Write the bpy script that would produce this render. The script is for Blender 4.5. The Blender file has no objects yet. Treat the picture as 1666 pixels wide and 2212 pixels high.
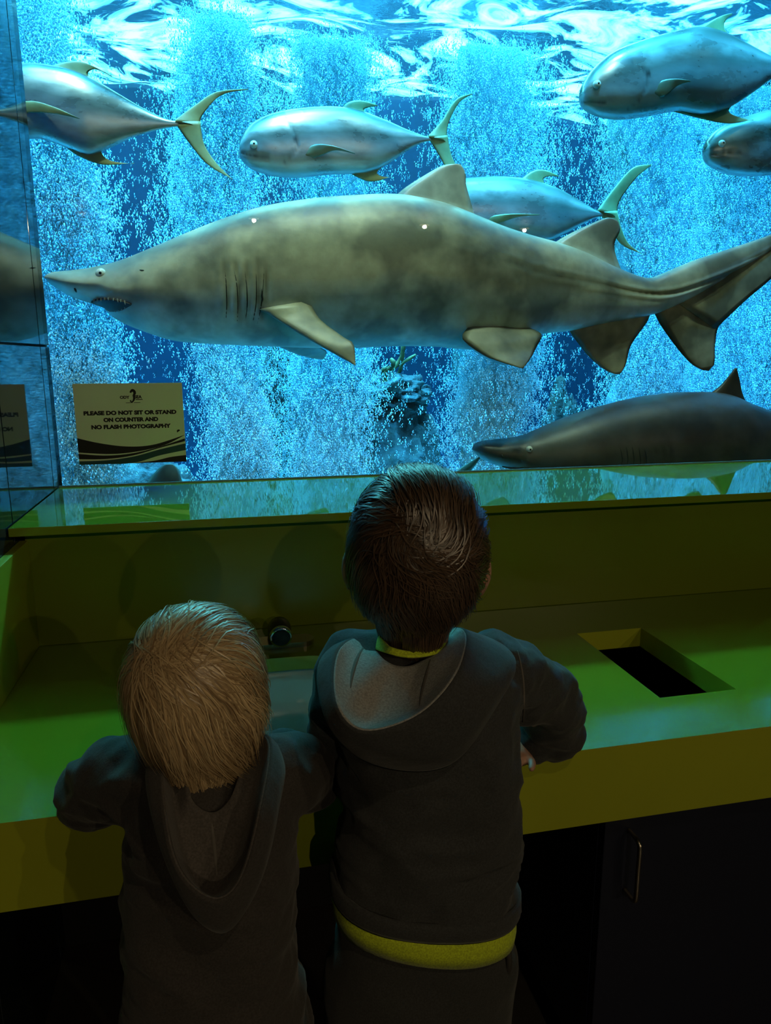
import bpy, bmesh, math, random
import numpy as np
from mathutils import Vector, Matrix, noise as mnoise

random.seed(7); rng = np.random.default_rng(7)
sc = bpy.context.scene
COL = sc.collection
V = Vector

# ------------------------------------------------------------------ camera
W, H, F = 1666, 2212, 1576.8
CP = V((0.4452, -2.0909, 1.4305))
YAW, PITCH, ROLL = 0.2167, 0.2083, -0.0027
_f = V((math.sin(YAW)*math.cos(PITCH), math.cos(YAW)*math.cos(PITCH), -math.sin(PITCH)))
_r0 = V((math.cos(YAW), -math.sin(YAW), 0)); _u0 = _r0.cross(_f)
_r = _r0*math.cos(ROLL) + _u0*math.sin(ROLL); _u = -_r0*math.sin(ROLL) + _u0*math.cos(ROLL)
cam_d = bpy.data.cameras.new('camera'); cam = bpy.data.objects.new('camera', cam_d); COL.objects.link(cam)
cam.matrix_world = Matrix(((_r.x, _u.x, -_f.x, CP.x), (_r.y, _u.y, -_f.y, CP.y), (_r.z, _u.z, -_f.z, CP.z), (0, 0, 0, 1)))
cam_d.sensor_fit = 'VERTICAL'; cam_d.sensor_height = 24.0; cam_d.lens = 24.0*F/H
cam_d.clip_start = 0.02; cam_d.clip_end = 60
sc.camera = cam

def ray(px, py): return _f + _r*((px-W/2)/F) + _u*((H/2-py)/F)
def at(px, py, Y):                       # photo point -> world point on the upright plane y = Y
    d = ray(px, py); return CP + d*((Y-CP.y)/d.y)
def atz(px, py, z):                      # photo point -> world point on the level plane z
    d = ray(px, py); return CP + d*((z-CP.z)/d.z)

# ------------------------------------------------------------------ render look, world
vs = sc.view_settings
vs.view_transform = 'Standard'; vs.look = 'None'; vs.gamma = 1; vs.use_curve_mapping = False
vs.exposure = 0.0
sc.display_settings.display_device = 'sRGB'
cy = sc.cycles
cy.use_adaptive_sampling = True; cy.adaptive_threshold = 0.10; cy.adaptive_min_samples = 16; cy.use_denoising = True; cy.max_bounces = 5; cy.diffuse_bounces = 2; cy.glossy_bounces = 3
cy.transparent_max_bounces = 10; cy.transmission_bounces = 4; cy.sample_clamp_indirect = 4
cy.caustics_reflective = False; cy.caustics_refractive = False
w = bpy.data.worlds.new('dark_room'); sc.world = w; w.use_nodes = True
w.node_tree.nodes['Background'].inputs[0].default_value = (0.002, 0.002, 0.003, 1)
w.node_tree.nodes['Background'].inputs[1].default_value = 1.0

# ------------------------------------------------------------------ lights
def light(name, kind, loc, aim, energy, color, **kw):
    d = bpy.data.lights.new(name, kind); d.energy = energy; d.color = color
    for k, v in kw.items(): setattr(d, k, v)
    o = bpy.data.objects.new(name, d); COL.objects.link(o); o.location = loc
    o.rotation_euler = (V(aim)-V(loc)).to_track_quat('-Z', 'Y').to_euler(); return o
WATER_Z = 3.08
# long lamp banks hung over the tank (above the water)
TANK_BLUE = (0.06, 0.55, 1.0)
light('tank_lamp_bank', 'AREA', (1.3, 2.4, 6.8), (1.3, 2.45, 0), 420, TANK_BLUE, shape='RECTANGLE', size=7.0, size_y=1.1, spread=0.34)
light('tank_lamp_bank', 'AREA', (1.3, 0.20, 5.4), (1.3, 2.05, 0.7), 340, TANK_BLUE, shape='RECTANGLE', size=7.0, size_y=0.25, spread=0.44)
light('tank_lamp_bank', 'AREA', (1.3, 1.30, 5.4), (1.3, 1.78, 0.6), 250, TANK_BLUE, shape='RECTANGLE', size=7.0, size_y=0.2, spread=0.42)
light('tank_lamp_row', 'AREA', (1.1, 2.6, 4.2), (1.1, 1.2, 0), 380, (0.17, 0.86, 0.80), shape='RECTANGLE', size=4.4, size_y=0.3)
# neutral spot lamps just above the viewing window pick out the sharks
for x, e in ((-0.7, 120), (0.0, 250), (0.7, 300), (1.4, 250), (2.1, 170), (2.8, 120)):
    light('tank_spot', 'SPOT', (x, 0.13, 3.8), (x, 0.88, 1.75), e, (0.84, 1.0, 0.64), spot_size=0.8, spot_blend=1.0, shadow_soft_size=0.03)
# dim warm ceiling downlights of the washroom, behind the viewer
DOWN = [(0.95, -2.75), (0.86, -6.3), (2.75, -6.3), (3.95, -6.3)]
DOWN_E = [15.0, 58.0, 58.0, 48.0]

# ------------------------------------------------------------------ helpers
def link(name, me, mat=None, parent=None, smooth=False):
    o = bpy.data.objects.new(name, me); COL.objects.link(o)
    if mat: me.materials.append(mat)
    if parent: o.parent = parent
    if smooth:
        for p in me.polygons: p.use_smooth = True
    return o
def tag(o, label=None, cat=None, group=None, kind=None):
    for k, v in (('label', label), ('category', cat), ('group', group), ('kind', kind)):
        if v: o[k] = v
    return o
def empty(name, loc=(0, 0, 0), label=None, cat=None, group=None):
    o = bpy.data.objects.new(name, None); COL.objects.link(o); o.location = loc; o.empty_display_size = .05
    bpy.context.view_layer.update()
    return tag(o, label, cat, group)
def put(child, parent):                  # parent, keeping world coordinates
    child.parent = parent; child.matrix_parent_inverse = Matrix.Translation(parent.location).inverted(); return child
def pyd(name, verts, faces):
    me = bpy.data.meshes.new(name); me.from_pydata([tuple(v) for v in verts], [], [tuple(f) for f in faces]); me.update(); return me
def box_me(name, lo, hi, bev=0.0, seg=2):
    bm = bmesh.new(); bmesh.ops.create_cube(bm, size=1)
    lo, hi = V(lo), V(hi); s = hi-lo; c = (hi+lo)/2
    for v in bm.verts: v.co = V((v.co.x*s.x, v.co.y*s.y, v.co.z*s.z)) + c
    if bev: bmesh.ops.bevel(bm, geom=bm.edges[:], offset=bev, segments=seg, affect='EDGES', profile=.5)
    me = bpy.data.meshes.new(name); bm.to_mesh(me); bm.free(); return me
def box(name, lo, hi, mat, parent=None, bev=0.0):
    o = link(name, box_me(name, lo, hi, bev), mat)
    return put(o, parent) if parent else o

def crv(pts, n, closed=False):           # Catmull-Rom resample, even in parameter
    P = np.array([list(p) for p in pts], float); m = len(P)
    out = []
    for i in range(n):
        t = i/n*m if closed else i/(n-1)*(m-1)
        k = int(math.floor(t)); 
        if not closed: k = min(k, m-2)
        u = t-k
        g = (lambda j: P[j % m]) if closed else (lambda j: P[max(0, min(m-1, j))])
        p0, p1, p2, p3 = g(k-1), g(k), g(k+1), g(k+2)
        out.append(.5*((2*p1)+(-p0+p2)*u+(2*p0-5*p1+4*p2-p3)*u*u+(-p0+3*p1-3*p2+p3)*u**3))
    return np.array(out)
def arc(pts, n):                         # resample by arc length, smooth
    P = crv(pts, 200); d = np.r_[0, np.cumsum(np.linalg.norm(np.diff(P, axis=0), axis=1))]
    t = np.linspace(0, d[-1], n)
    return np.stack([np.interp(t, d, P[:, k]) for k in range(P.shape[1])], 1)
def grid_faces(nu, nv, wrap=False, off=0):
    f = []
    for i in range(nu-1):
        for j in range(nv if wrap else nv-1):
            a = i*nv+j; b = i*nv+(j+1) % nv
            f.append((off+a, off+b, off+b+nv, off+a+nv))
    return f

# ------------------------------------------------------------------ materials
MATS = {}
class N:
    def __init__(s, name):
        s.m = bpy.data.materials.new(name); s.m.use_nodes = True; s.t = s.m.node_tree; s.t.nodes.clear()
        s.out = s.t.nodes.new('ShaderNodeOutputMaterial'); MATS[name] = s.m
    def n(s, typ, **kw):
        nd = s.t.nodes.new('ShaderNode'+typ)
        for k, v in kw.items():
            if k.startswith('i_'):
                key = k[2:]; key = int(key) if key.isdigit() else key.replace('_', ' ')
                nd.inputs[key].default_value = v
            else: setattr(nd, k, v)
        return nd
    def l(s, a, b): s.t.links.new(a, b)
    def ramp(s, src, stops, interp='LINEAR'):
        r = s.n('ValToRGB'); r.color_ramp.interpolation = interp; e = r.color_ramp.elements
        while len(e) < len(stops): e.new(0.5)
        for q, (p, c) in zip(e, stops):
            q.position = p; q.color = (c, c, c, 1) if isinstance(c, (int, float)) else (*c, 1)
        s.l(src, r.inputs[0]); return r.outputs[0]
    def noise(s, scale, detail=3, rough=.55, coord='Object', stretch=None, dist=0):
        tc = s.n('TexCoord'); nz = s.n('TexNoise'); nz.inputs['Scale'].default_value = scale
        nz.inputs['Detail'].default_value = detail; nz.inputs['Roughness'].default_value = rough; nz.inputs['Distortion'].default_value = dist
        if stretch:
            mp = s.n('Mapping'); mp.inputs['Scale'].default_value = stretch; s.l(tc.outputs[coord], mp.inputs[0]); s.l(mp.outputs[0], nz.inputs[0])
        else: s.l(tc.outputs[coord], nz.inputs[0])
        return nz.outputs[0]
    def mix(s, fac, a, b, mode='MIX'):
        m = s.n('Mix', data_type='RGBA', blend_type=mode)
        for sock, v in ((m.inputs[0], fac), (m.inputs[6], a), (m.inputs[7], b)):
            if isinstance(v, (int, float)): sock.default_value = v
            elif isinstance(v, tuple): sock.default_value = (*v, 1) if len(v) == 3 else v
            else: s.l(v, sock)
        return m.outputs[2]
    def bump(s, h, strength=.3, dist=.01):
        b = s.n('Bump'); b.inputs['Strength'].default_value = strength; b.inputs['Distance'].default_value = dist; s.l(h, b.inputs['Height']); return b.outputs[0]
    def prin(s, base, rough=.5, metal=0, normal=None, **kw):
        p = s.n('BsdfPrincipled')
        for key, v in (('Base Color', base), ('Roughness', rough), ('Metallic', metal)):
            if isinstance(v, (int, float)): p.inputs[key].default_value = v
            elif isinstance(v, tuple): p.inputs[key].default_value = (*v, 1)
            else: s.l(v, p.inputs[key])
        for k, v in kw.items(): p.inputs[k.replace('_', ' ')].default_value = v
        if normal: s.l(normal, p.inputs['Normal'])
        s.l(p.outputs[0], s.out.inputs[0]); return p

def simple(name, c, rough=.5, metal=0, var=.12, scale=6, bump=0, bscale=60, **kw):
    a = N(name); nz = a.noise(scale)
    col = a.mix(a.ramp(nz, [(.3, 0.), (.7, 1.)]), tuple(x*(1-var) for x in c), tuple(min(1, x*(1+var)) for x in c))
    nr = a.bump(a.noise(bscale, 2), bump, .002) if bump else None
    a.prin(col, rough, metal, nr, **kw); return a.m

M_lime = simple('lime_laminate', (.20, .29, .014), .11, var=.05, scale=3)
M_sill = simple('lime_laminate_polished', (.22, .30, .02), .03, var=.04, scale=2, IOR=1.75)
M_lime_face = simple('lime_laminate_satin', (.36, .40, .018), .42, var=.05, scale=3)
M_panel_shaded = simple('lime_panel_shaded', (.15, .20, .010), .30, var=.05, scale=3)  # same lime laminate, shade below the ledge put into the colour
M_tile = simple('glossy_dark_tile', (.012, .020, .030), .04, var=.2, scale=4)
M_grout = simple('dark_grout', (.02, .025, .03), .8, scale=40)
M_wallpaint = simple('dim_wall_paint', (.10, .09, .08), .7, scale=3)
M_floor = simple('dark_floor_tile', (.05, .045, .04), .4, scale=3)
M_navy = simple('navy_cabinet_laminate', (.005, .007, .022), .5, var=.1, scale=3)
M_black = simple('black_void_panel', (.006, .006, .007), .8, scale=5)
M_chrome = simple('chrome', (.75, .76, .78), .08, 1.0, var=.03)
M_brass = simple('brushed_nickel', (.55, .48, .38), .28, 1.0, var=.05)
M_porcelain = simple('white_porcelain', (.70, .74, .73), .22, var=.03, scale=3)
M_darkmetal = simple('dark_bronze', (.06, .055, .045), .3, .8)

def glass_mat():
    a = N('acrylic_pane'); tr = a.n('BsdfTransparent'); tr.inputs[0].default_value = (.96, .985, 1, 1)
    gl = a.n('BsdfGlossy'); gl.inputs['Roughness'].default_value = 0.0
    fr = a.n('Fresnel'); fr.inputs[0].default_value = 1.45
    ge = a.n('NewGeometry'); mu = a.n('Math', operation='SUBTRACT'); mu.inputs[0].default_value = 1; a.l(ge.outputs['Backfacing'], mu.inputs[1])
    m2 = a.n('Math', operation='MULTIPLY'); a.l(fr.outputs[0], m2.inputs[0]); a.l(mu.outputs[0], m2.inputs[1])
    mx = a.n('MixShader'); a.l(m2.outputs[0], mx.inputs[0]); a.l(tr.outputs[0], mx.inputs[1]); a.l(gl.outputs[0], mx.inputs[2])
    a.l(mx.outputs[0], a.out.inputs[0]); return a.m
M_glass = glass_mat()

def water_mat():                         # rippled surface: mirrors the tank from below, lets lamp light through, foam patches
    a = N('water_surface'); foam = a.ramp(a.noise(2.6, 6, .62, stretch=(1, 1.7, 1), dist=1.2), [(.47, 0.), (.62, 1.)])
    tr = a.n('BsdfTransparent'); tr.inputs[0].default_value = (.80, .95, 1, 1)
    gl = a.n('BsdfGlossy'); gl.inputs[0].default_value = (.75, .92, 1, 1); gl.inputs['Roughness'].default_value = .06
    a.l(a.bump(a.noise(14, 3, stretch=(1, 2, 1)), .6, .02), gl.inputs['Normal'])
    tl = a.n('BsdfTranslucent'); tl.inputs[0].default_value = (.62, .85, 1, 1)
    m1 = a.n('MixShader'); m1.inputs[0].default_value = .42; a.l(tr.outputs[0], m1.inputs[1]); a.l(gl.outputs[0], m1.inputs[2])
    m2 = a.n('MixShader'); a.l(m1.outputs[0], m2.inputs[1]); a.l(tl.outputs[0], m2.inputs[2])
    k = a.n('Math', operation='MULTIPLY'); k.inputs[1].default_value = .62; a.l(foam, k.inputs[0]); a.l(k.outputs[0], m2.inputs[0])
    a.l(m2.outputs[0], a.out.inputs[0]); return a.m
M_water = water_mat()

def bubble_mat():
    a = N('air_bubbles'); oi = a.n('ObjectInfo')
    c = a.ramp(oi.outputs['Random'], [(0, (.45, .80, .95)), (.6, (.60, .91, 1.0)), (1, (.85, .98, 1.0))])
    df = a.n('BsdfDiffuse'); a.l(c, df.inputs[0]); tl = a.n('BsdfTranslucent'); a.l(c, tl.inputs[0]); gl = a.n('BsdfGlossy'); gl.inputs['Roughness'].default_value = .2
    m1 = a.n('MixShader'); m1.inputs[0].default_value = .5; a.l(df.outputs[0], m1.inputs[1]); a.l(tl.outputs[0], m1.inputs[2])
    m2 = a.n('MixShader'); m2.inputs[0].default_value = .06; a.l(m1.outputs[0], m2.inputs[1]); a.l(gl.outputs[0], m2.inputs[2])
    a.l(m2.outputs[0], a.out.inputs[0]); return a.m
M_bubble = bubble_mat()
def mist_mat():
    a = N('fine_bubble_mist'); nz = a.noise(38, 5, .7, stretch=(1, 1, .55)); c = a.ramp(nz, [(.3, (.22, .58, .74)), (.5, (.45, .88, .98)), (.68, (.62, .97, 1.0))])
    df = a.n('BsdfDiffuse'); a.l(c, df.inputs[0]); tl = a.n('BsdfTranslucent'); a.l(c, tl.inputs[0]); nb = a.bump(nz, .8, .02); a.l(nb, df.inputs['Normal'])
    m1 = a.n('MixShader'); m1.inputs[0].default_value = .45; a.l(df.outputs[0], m1.inputs[1]); a.l(tl.outputs[0], m1.inputs[2]); a.l(m1.outputs[0], a.out.inputs[0]); return a.m
M_mist = mist_mat()
M_tankwall = simple('blue_tank_wall', (.0012, .045, .12), .8, var=.35, scale=.9)
M_tankfloor = simple('tank_sand', (.25, .60, .66), .9, var=.3, scale=8)

def rock_mat():
    a = N('reef_rock'); nz = a.noise(9, 6, .6)
    a.prin(a.ramp(nz, [(.3, (.012, .022, .03)), (.55, (.05, .075, .075)), (.75, (.11, .12, .10))]), .9, 0, a.bump(a.noise(30, 5), .8, .02)); return a.m
M_rock = rock_mat()
M_coral = simple('olive_coral', (.14, .13, .05), .85, var=.4, scale=30, bump=.6, bscale=60)

def shark_mat(name, back, side, belly, lo, hi, mott=.5):
    a = N(name); at_ = a.n('Attribute', attribute_name='sh'); sp = a.n('SeparateXYZ'); a.l(at_.outputs['Vector'], sp.inputs[0])
    n1 = a.noise(5.0, 3, .5); n2 = a.noise(17, 4, .6); n3 = a.noise(120, 2)
    ad = a.n('Math', operation='MULTIPLY_ADD'); ad.inputs[1].default_value = .22; a.l(n1, ad.inputs[0]); a.l(sp.outputs[1], ad.inputs[2])
    g = a.ramp(ad.outputs[0], [(lo, belly), (hi, side), (min(.99, hi+.35), back)])
    dark = a.ramp(n1, [(.40, 1-mott), (.58, 1.08)]); c = a.mix(1.0, g, dark, 'MULTIPLY')  # skin mottling that also carries dappled ripple light in its colour
    c = a.mix(1.0, c, a.ramp(n2, [(.35, .84), (.62, 1.06)]), 'MULTIPLY')
    c = a.mix(1.0, c, a.ramp(sp.outputs[2], [(0, 1.), (1, .12)]), 'MULTIPLY')      # z channel: crease / lateral line pigment
    a.prin(c, .46, 0, a.bump(n3, .12, .002)); return a.m
M_shark = shark_mat('sand_tiger_skin', (.25, .24, .16), (.34, .33, .23), (.50, .62, .62), .40, .58, .58)
M_shark2 = shark_mat('dusky_shark_skin', (.060, .058, .046), (.075, .072, .058), (.16, .17, .16), .24, .40, .45)
M_gill = simple('gill_crease', (.02, .025, .022), .8)
M_mouth = simple('mouth_interior', (.03, .022, .022), .7, scale=40)
M_tooth = simple('shark_tooth', (.30, .30, .25), .4)
M_eyew = simple('pale_fish_eye', (.55, .58, .50), .2)
M_pupil = simple('fish_pupil', (.004, .004, .004), .12)

def fish_mat():
    a = N('silver_jack_skin'); at_ = a.n('Attribute', attribute_name='sh'); sp = a.n('SeparateXYZ'); a.l(at_.outputs['Vector'], sp.inputs[0])
    n1 = a.noise(9, 4, .6, stretch=(.6, 1, 1.4)); n2 = a.noise(150, 2)
    ad = a.n('Math', operation='MULTIPLY_ADD'); ad.inputs[1].default_value = .16; a.l(n1, ad.inputs[0]); a.l(sp.outputs[1], ad.inputs[2])
    c = a.ramp(ad.outputs[0], [(.30, (.36, .41, .40)), (.52, (.28, .32, .31)), (.66, (.15, .19, .17)), (.86, (.34, .38, .33)), (1, (.08, .11, .08))])
    c = a.mix(1.0, c, a.ramp(n1, [(.36, .62), (.6, 1.1)]), 'MULTIPLY')
    c = a.mix(1.0, c, a.ramp(sp.outputs[2], [(0, 1.), (1, .10)]), 'MULTIPLY')
    a.prin(c, a.ramp(n1, [(.3, .22), (.7, .40)]), .6, a.bump(n2, .15, .001)); return a.m
M_fish = fish_mat()
M_fin = simple('yellow_green_fin', (.17, .19, .075), .5, var=.3, scale=14)
M_findark = simple('dark_edged_fin', (.12, .13, .07), .5, var=.4, scale=14)

def cloth(name, c, rough=.95, weave=420, fold=9):
    a = N(name); n1 = a.noise(weave, 2); n2 = a.noise(fold, 3)
    col = a.mix(a.ramp(n1, [(.35, 0.), (.65, 1.)]), tuple(x*.78 for x in c), tuple(x*1.2 for x in c))
    b1 = a.bump(n2, .35, .02)
    b = a.n('Bump'); b.inputs['Strength'].default_value = .35; b.inputs['Distance'].default_value = .001; a.l(n1, b.inputs['Height']); a.l(b1, b.inputs['Normal'])
    p = a.prin(col, rough, 0, b.outputs[0]); p.inputs['Sheen Weight'].default_value = .1; p.inputs['Sheen Roughness'].default_value = .5; return a.m
M_hoodie1 = cloth('charcoal_fleece', (.038, .040, .042)); M_lining = cloth('pale_grey_lining', (.28, .28, .27))
M_hoodie2 = cloth('brown_grey_jersey', (.042, .037, .035)); M_hoodie2b = cloth('grey_brown_hood_lining', (.085, .074, .068))
M_shirt = cloth('neon_yellow_shirt', (.50, .62, .02)); M_pants = cloth('dark_sweatpants', (.03, .031, .031)); M_pants2 = cloth('dark_brown_trousers', (.03, .028, .026))
M_skin = simple('skin', (.50, .27, .19), .5, var=.06, scale=20, Subsurface_Weight=.0)
M_eyeball = simple('eye_white', (.7, .7, .68), .2); M_iris = simple('eye_iris', (.05, .04, .03), .2)
M_cord = simple('dark_cord', (.03, .028, .026), .8)
M_stitch = simple('grey_thread', (.12, .11, .10), .9)

def hair_mat(name, dark, light):
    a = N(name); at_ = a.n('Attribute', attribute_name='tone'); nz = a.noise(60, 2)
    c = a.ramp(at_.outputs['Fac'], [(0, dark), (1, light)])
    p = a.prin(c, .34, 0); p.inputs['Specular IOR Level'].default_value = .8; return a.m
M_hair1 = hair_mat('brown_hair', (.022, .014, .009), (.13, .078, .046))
M_hair2 = hair_mat('blond_hair', (.26, .16, .075), (.85, .64, .36))

# ------------------------------------------------------------------ room shell
SILL = 1.09; CT = 0.80                    # sill top and counter top heights
YS, YB, YF = -0.502, -0.423, -1.095       # sill front, backsplash face, counter front
XR = 4.8; CEIL = 2.9
def struct(name, lo, hi, mat, **kw): return tag(box(name, lo, hi, mat, **kw), kind='structure')
struct('floor', (-.12, -6.6, -.06), (XR+.1, -.1, 0), M_floor)
struct('ceiling', (-.12, -6.6, CEIL), (XR+.1, 0, CEIL+.06), M_wallpaint)
struct('wall_right', (XR, -6.6, 0), (XR+.1, -.1, CEIL), M_wallpaint)
struct('wall_rear', (-.12, -6.7, 0), (XR+.1, -6.6, CEIL), M_wallpaint)
struct('wall_front', (0, YB+.02, 0), (XR, -.03, SILL-.02), M_black)
struct('wall_front_header', (-.12, -.10, 2.52), (XR+.1, .06, 4.4), M_wallpaint)
wl = struct('wall_left', (-.12, -6.6, 0), (-.008, .06, CEIL), M_grout)
# large glossy wall tiles, each its own slab
ys = [0.05, -.055, -.455, -.855, -1.255, -1.655, -2.055]; zs = [0, .57, 1.463, 2.356, 2.9]
for i in range(len(ys)-1):
    for k in range(len(zs)-1):
        t = box('tile', (-.008, ys[i+1]+.002, zs[k]+.002), (0, ys[i]-.002, zs[k+1]-.002), M_tile, wl, bev=.0015)
wn = empty('window_1', (1.7, 0, SILL), None, None); wn['kind'] = 'structure'
box('glass_pane', (0.0, 0.0, SILL-.05), (XR, .05, 2.52), M_glass, wn)
M_seal = simple('clear_silicone_bead', (.20, .32, .34), .25)
box('seal_strip', (0.002, -.006, SILL), (XR, 0, SILL+.004), M_seal, wn)

# tank shell
struct('wall_tank_back', (-3.2, 3.15, .2), (6.6, 3.25, 4.4), M_tankwall)
struct('wall_tank_left', (-3.3, .05, .2), (-3.2, 3.25, 4.4), M_tankwall)
struct('wall_tank_right', (6.5, .05, .2), (6.6, 3.25, 4.4), M_tankwall)
struct('wall_tank_front', (-3.3, -.02, .2), (-.12, .06, 4.4), M_tankwall)
struct('wall_tank_front_right', (XR+.1, -.02, .2), (6.6, .06, 4.4), M_tankwall)
struct('floor_tank', (-3.3, -.03, .1), (6.6, 3.25, .25), M_tankfloor)

# counter and ledge
o = box('window_ledge', (0.002, YS, SILL-.0185), (XR-.01, -.001, SILL), M_sill, bev=.0015)
tag(o, 'polished lime green ledge below the tank window mirroring the water', 'ledge')
o = box('backsplash', (0.012, YB, CT+.0015), (XR-.01, YB+.012, SILL-.0185), M_panel_shaded)
tag(o, 'shaded lime green upright panel between the counter and the ledge', 'backsplash')
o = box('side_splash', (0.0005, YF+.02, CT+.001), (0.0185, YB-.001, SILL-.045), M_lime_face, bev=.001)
tag(o, 'lime green side panel standing on the counter against the tiled wall', 'side panel')

# countertop with a sink cut-out and a waste hole
hx0, hx1, hy0, hy1 = 1.2257, 1.391, -.6183, -.9547
_sb = atz(652, 1417, CT); _sf = atz(672, 1608, CT)
SX, SY0, SY1 = atz(606, 1500, CT).x, _sb.y, _sf.y
SYC, SRY, SRX = (SY0+SY1)/2, (SY0-SY1)/2, .205
def sink_outline(n=56, grow=0.0):
    out = []
    for i in range(n):
        a = 2*math.pi*i/n; c, s = math.cos(a), math.sin(a); e = 2/3.0
        out.append((SX+(SRX+grow)*math.copysign(abs(c)**e, c), SYC+(SRY+grow)*math.copysign(abs(s)**e, s)))
    return out
ctop = empty('countertop', (1.6, YF, CT), 'lime green counter with sink cut-out and square waste hole', 'counter')
def counter_top():
    bm = bmesh.new()
    outer = [(0.0005, YF), (XR-.01, YF), (XR-.01, YB+.012), (0.0005, YB+.012)]
    hole = [(hx0, hy0), (hx1, hy0), (hx1, hy1), (hx0, hy1)]
    sk = sink_outline()
    TH = .03
    def loop(pts):
        vs_ = [bm.verts.new((x, y, CT)) for x, y in pts]
        return vs_, [bm.edges.new((vs_[i], vs_[(i+1) % len(vs_)])) for i in range(len(vs_))]
    es = []
    loops = []
    for pts in (outer, hole, sk):
        v, e = loop(pts); loops.append(v); es += e
    bmesh.ops.triangle_fill(bm, edges=es, use_beauty=True)
    top = bm.faces[:]
    # keep only faces outside the holes
    def inside(x, y, poly):
        r = False
        for i in range(len(poly)):
            (x1, y1), (x2, y2) = poly[i], poly[i-1]
            if (y1 > y) != (y2 > y) and x < (x2-x1)*(y-y1)/(y2-y1)+x1: r = not r
        return r
    bad = [f for f in top if any(inside(f.calc_center_median().x, f.calc_center_median().y, p) for p in (hole, sk))]
    bmesh.ops.delete(bm, geom=bad, context='FACES')
    bmesh.ops.recalc_face_normals(bm, faces=bm.faces[:])
    for f in bm.faces:
        if f.normal.z < 0: f.normal_flip()
    r = bmesh.ops.extrude_face_region(bm, geom=bm.faces[:])
    for v in r['geom']:
        if isinstance(v, bmesh.types.BMVert): v.co.z -= TH
    bmesh.ops.recalc_face_normals(bm, faces=bm.faces[:])
    me = bpy.data.meshes.new('top'); bm.to_mesh(me); bm.free(); return me
tsl = put(link('top_slab', counter_top(), M_lime), ctop); tsl.data.materials.append(M_lime_face)
for p in tsl.data.polygons:
    if abs(p.normal.z) < .5: p.material_index = 1
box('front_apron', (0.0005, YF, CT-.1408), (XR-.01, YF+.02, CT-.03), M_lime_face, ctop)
# hole liner under the waste opening
for nm, lo, hi in (('hole_liner', (hx0-.004, hy0, CT-.046), (hx1+.004, hy0+.004, CT-.03)), ('hole_liner', (hx0-.004, hy1-.004, CT-.046), (hx1+.004, hy1, CT-.03)),
                   ('hole_liner', (hx0-.004, hy1, CT-.046), (hx0, hy0, CT-.03)), ('hole_liner', (hx1, hy1, CT-.046), (hx1+.004, hy0, CT-.03))):
    box(nm, lo, hi, M_lime_face, ctop)

# sink bowl
sink = empty('sink_basin', (SX, SYC, CT-.16), 'grey oval undermount basin set in the green counter between the boys', 'sink')
def bowl():
    rows = [(1.0, .030), (.985, .06), (.95, .10), (.86, .135), (.65, .152), (.35, .158), (.08, .160)]
    n = 56; vs_, fs = [], []
    base = sink_outline(n, .006)
    for k, (s, d) in enumerate(rows):
        for x, y in base: vs_.append((SX+(x-SX)*s, SYC+(y-SYC)*s, CT-d))
    fs = grid_faces(len(rows), n, True)
    fs.append(tuple((len(rows)-1)*n+i for i in range(n)))
    me = pyd('bowl', vs_, fs)
    return me
o = put(link('bowl', bowl(), M_porcelain, None, True), sink)
so = o.modifiers.new('shell', 'SOLIDIFY'); so.thickness = .006; so.offset = -1
def disc_me(c, r, h, n=24):
    vs_ = [(c[0]+r*math.cos(2*math.pi*i/n), c[1]+r*math.sin(2*math.pi*i/n), c[2]+z) for z in (0, h) for i in range(n)]
    fs = grid_faces(2, n, True)+[tuple(range(n-1, -1, -1)), tuple(range(n, 2*n))]
    return pyd('disc', vs_, fs)
put(link('drain', disc_me((SX, SYC, CT-.160), .022, .003), M_chrome), sink)

# faucet
fc = atz(604, 1392, CT); FX, FY = fc.x, -.53
fau = empty('sensor_faucet', (FX, FY, CT), 'short chrome sensor faucet with a round face on its dark base plate', 'faucet')
def tube_me(name, pts, radii, n=20, cap=True, up=None):
    P = [V(p) for p in pts]; vs_, fs = [], []
    t0 = (P[1]-P[0]).normalized(); a = V((0, 0, 1)) if abs(t0.z) < .9 else V((1, 0, 0))
    u = t0.cross(a).normalized()
    for i, p in enumerate(P):
        t = ((P[min(i+1, len(P)-1)]-P[max(i-1, 0)])).normalized()
        u = (u-t*u.dot(t)).normalized(); v = t.cross(u)
        r = radii[i] if hasattr(radii, '__len__') else radii
        ru, rv = r if hasattr(r, '__len__') else (r, r)
        for k in range(n):
            an = 2*math.pi*k/n; vs_.append(p+u*(ru*math.cos(an))+v*(rv*math.sin(an)))
    fs = grid_faces(len(P), n, True)
    if cap: fs += [tuple(range(n-1, -1, -1)), tuple(range((len(P)-1)*n, len(P)*n))]
    return pyd(name, vs_, fs)
def rounded_bar():
    bm = bmesh.new(); n = 12; L, D, Ht = .078, .026, .011; ring = []
    for sx in (1, -1):
        for i in range(n+1):
            a = -math.pi/2+math.pi*i/n
            ring.append((sx*(L-D)+sx*D*math.cos(a), sx*D*math.sin(a)))
    for z in (0, Ht):
        for x, y in ring: bm.verts.new((FX+x, FY+y, CT+z))
    bm.verts.ensure_lookup_table(); m = len(ring)
    for i in range(m): bm.faces.new([bm.verts[i], bm.verts[(i+1) % m], bm.verts[m+(i+1) % m], bm.verts[m+i]])
    bm.faces.new(bm.verts[m:]); bm.faces.new(list(reversed(bm.verts[:m])))
    bmesh.ops.recalc_face_normals(bm, faces=bm.faces[:]); me = bpy.data.meshes.new('base_plate'); bm.to_mesh(me); bm.free(); return me
put(link('base_plate', rounded_bar(), M_brass), fau)
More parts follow.
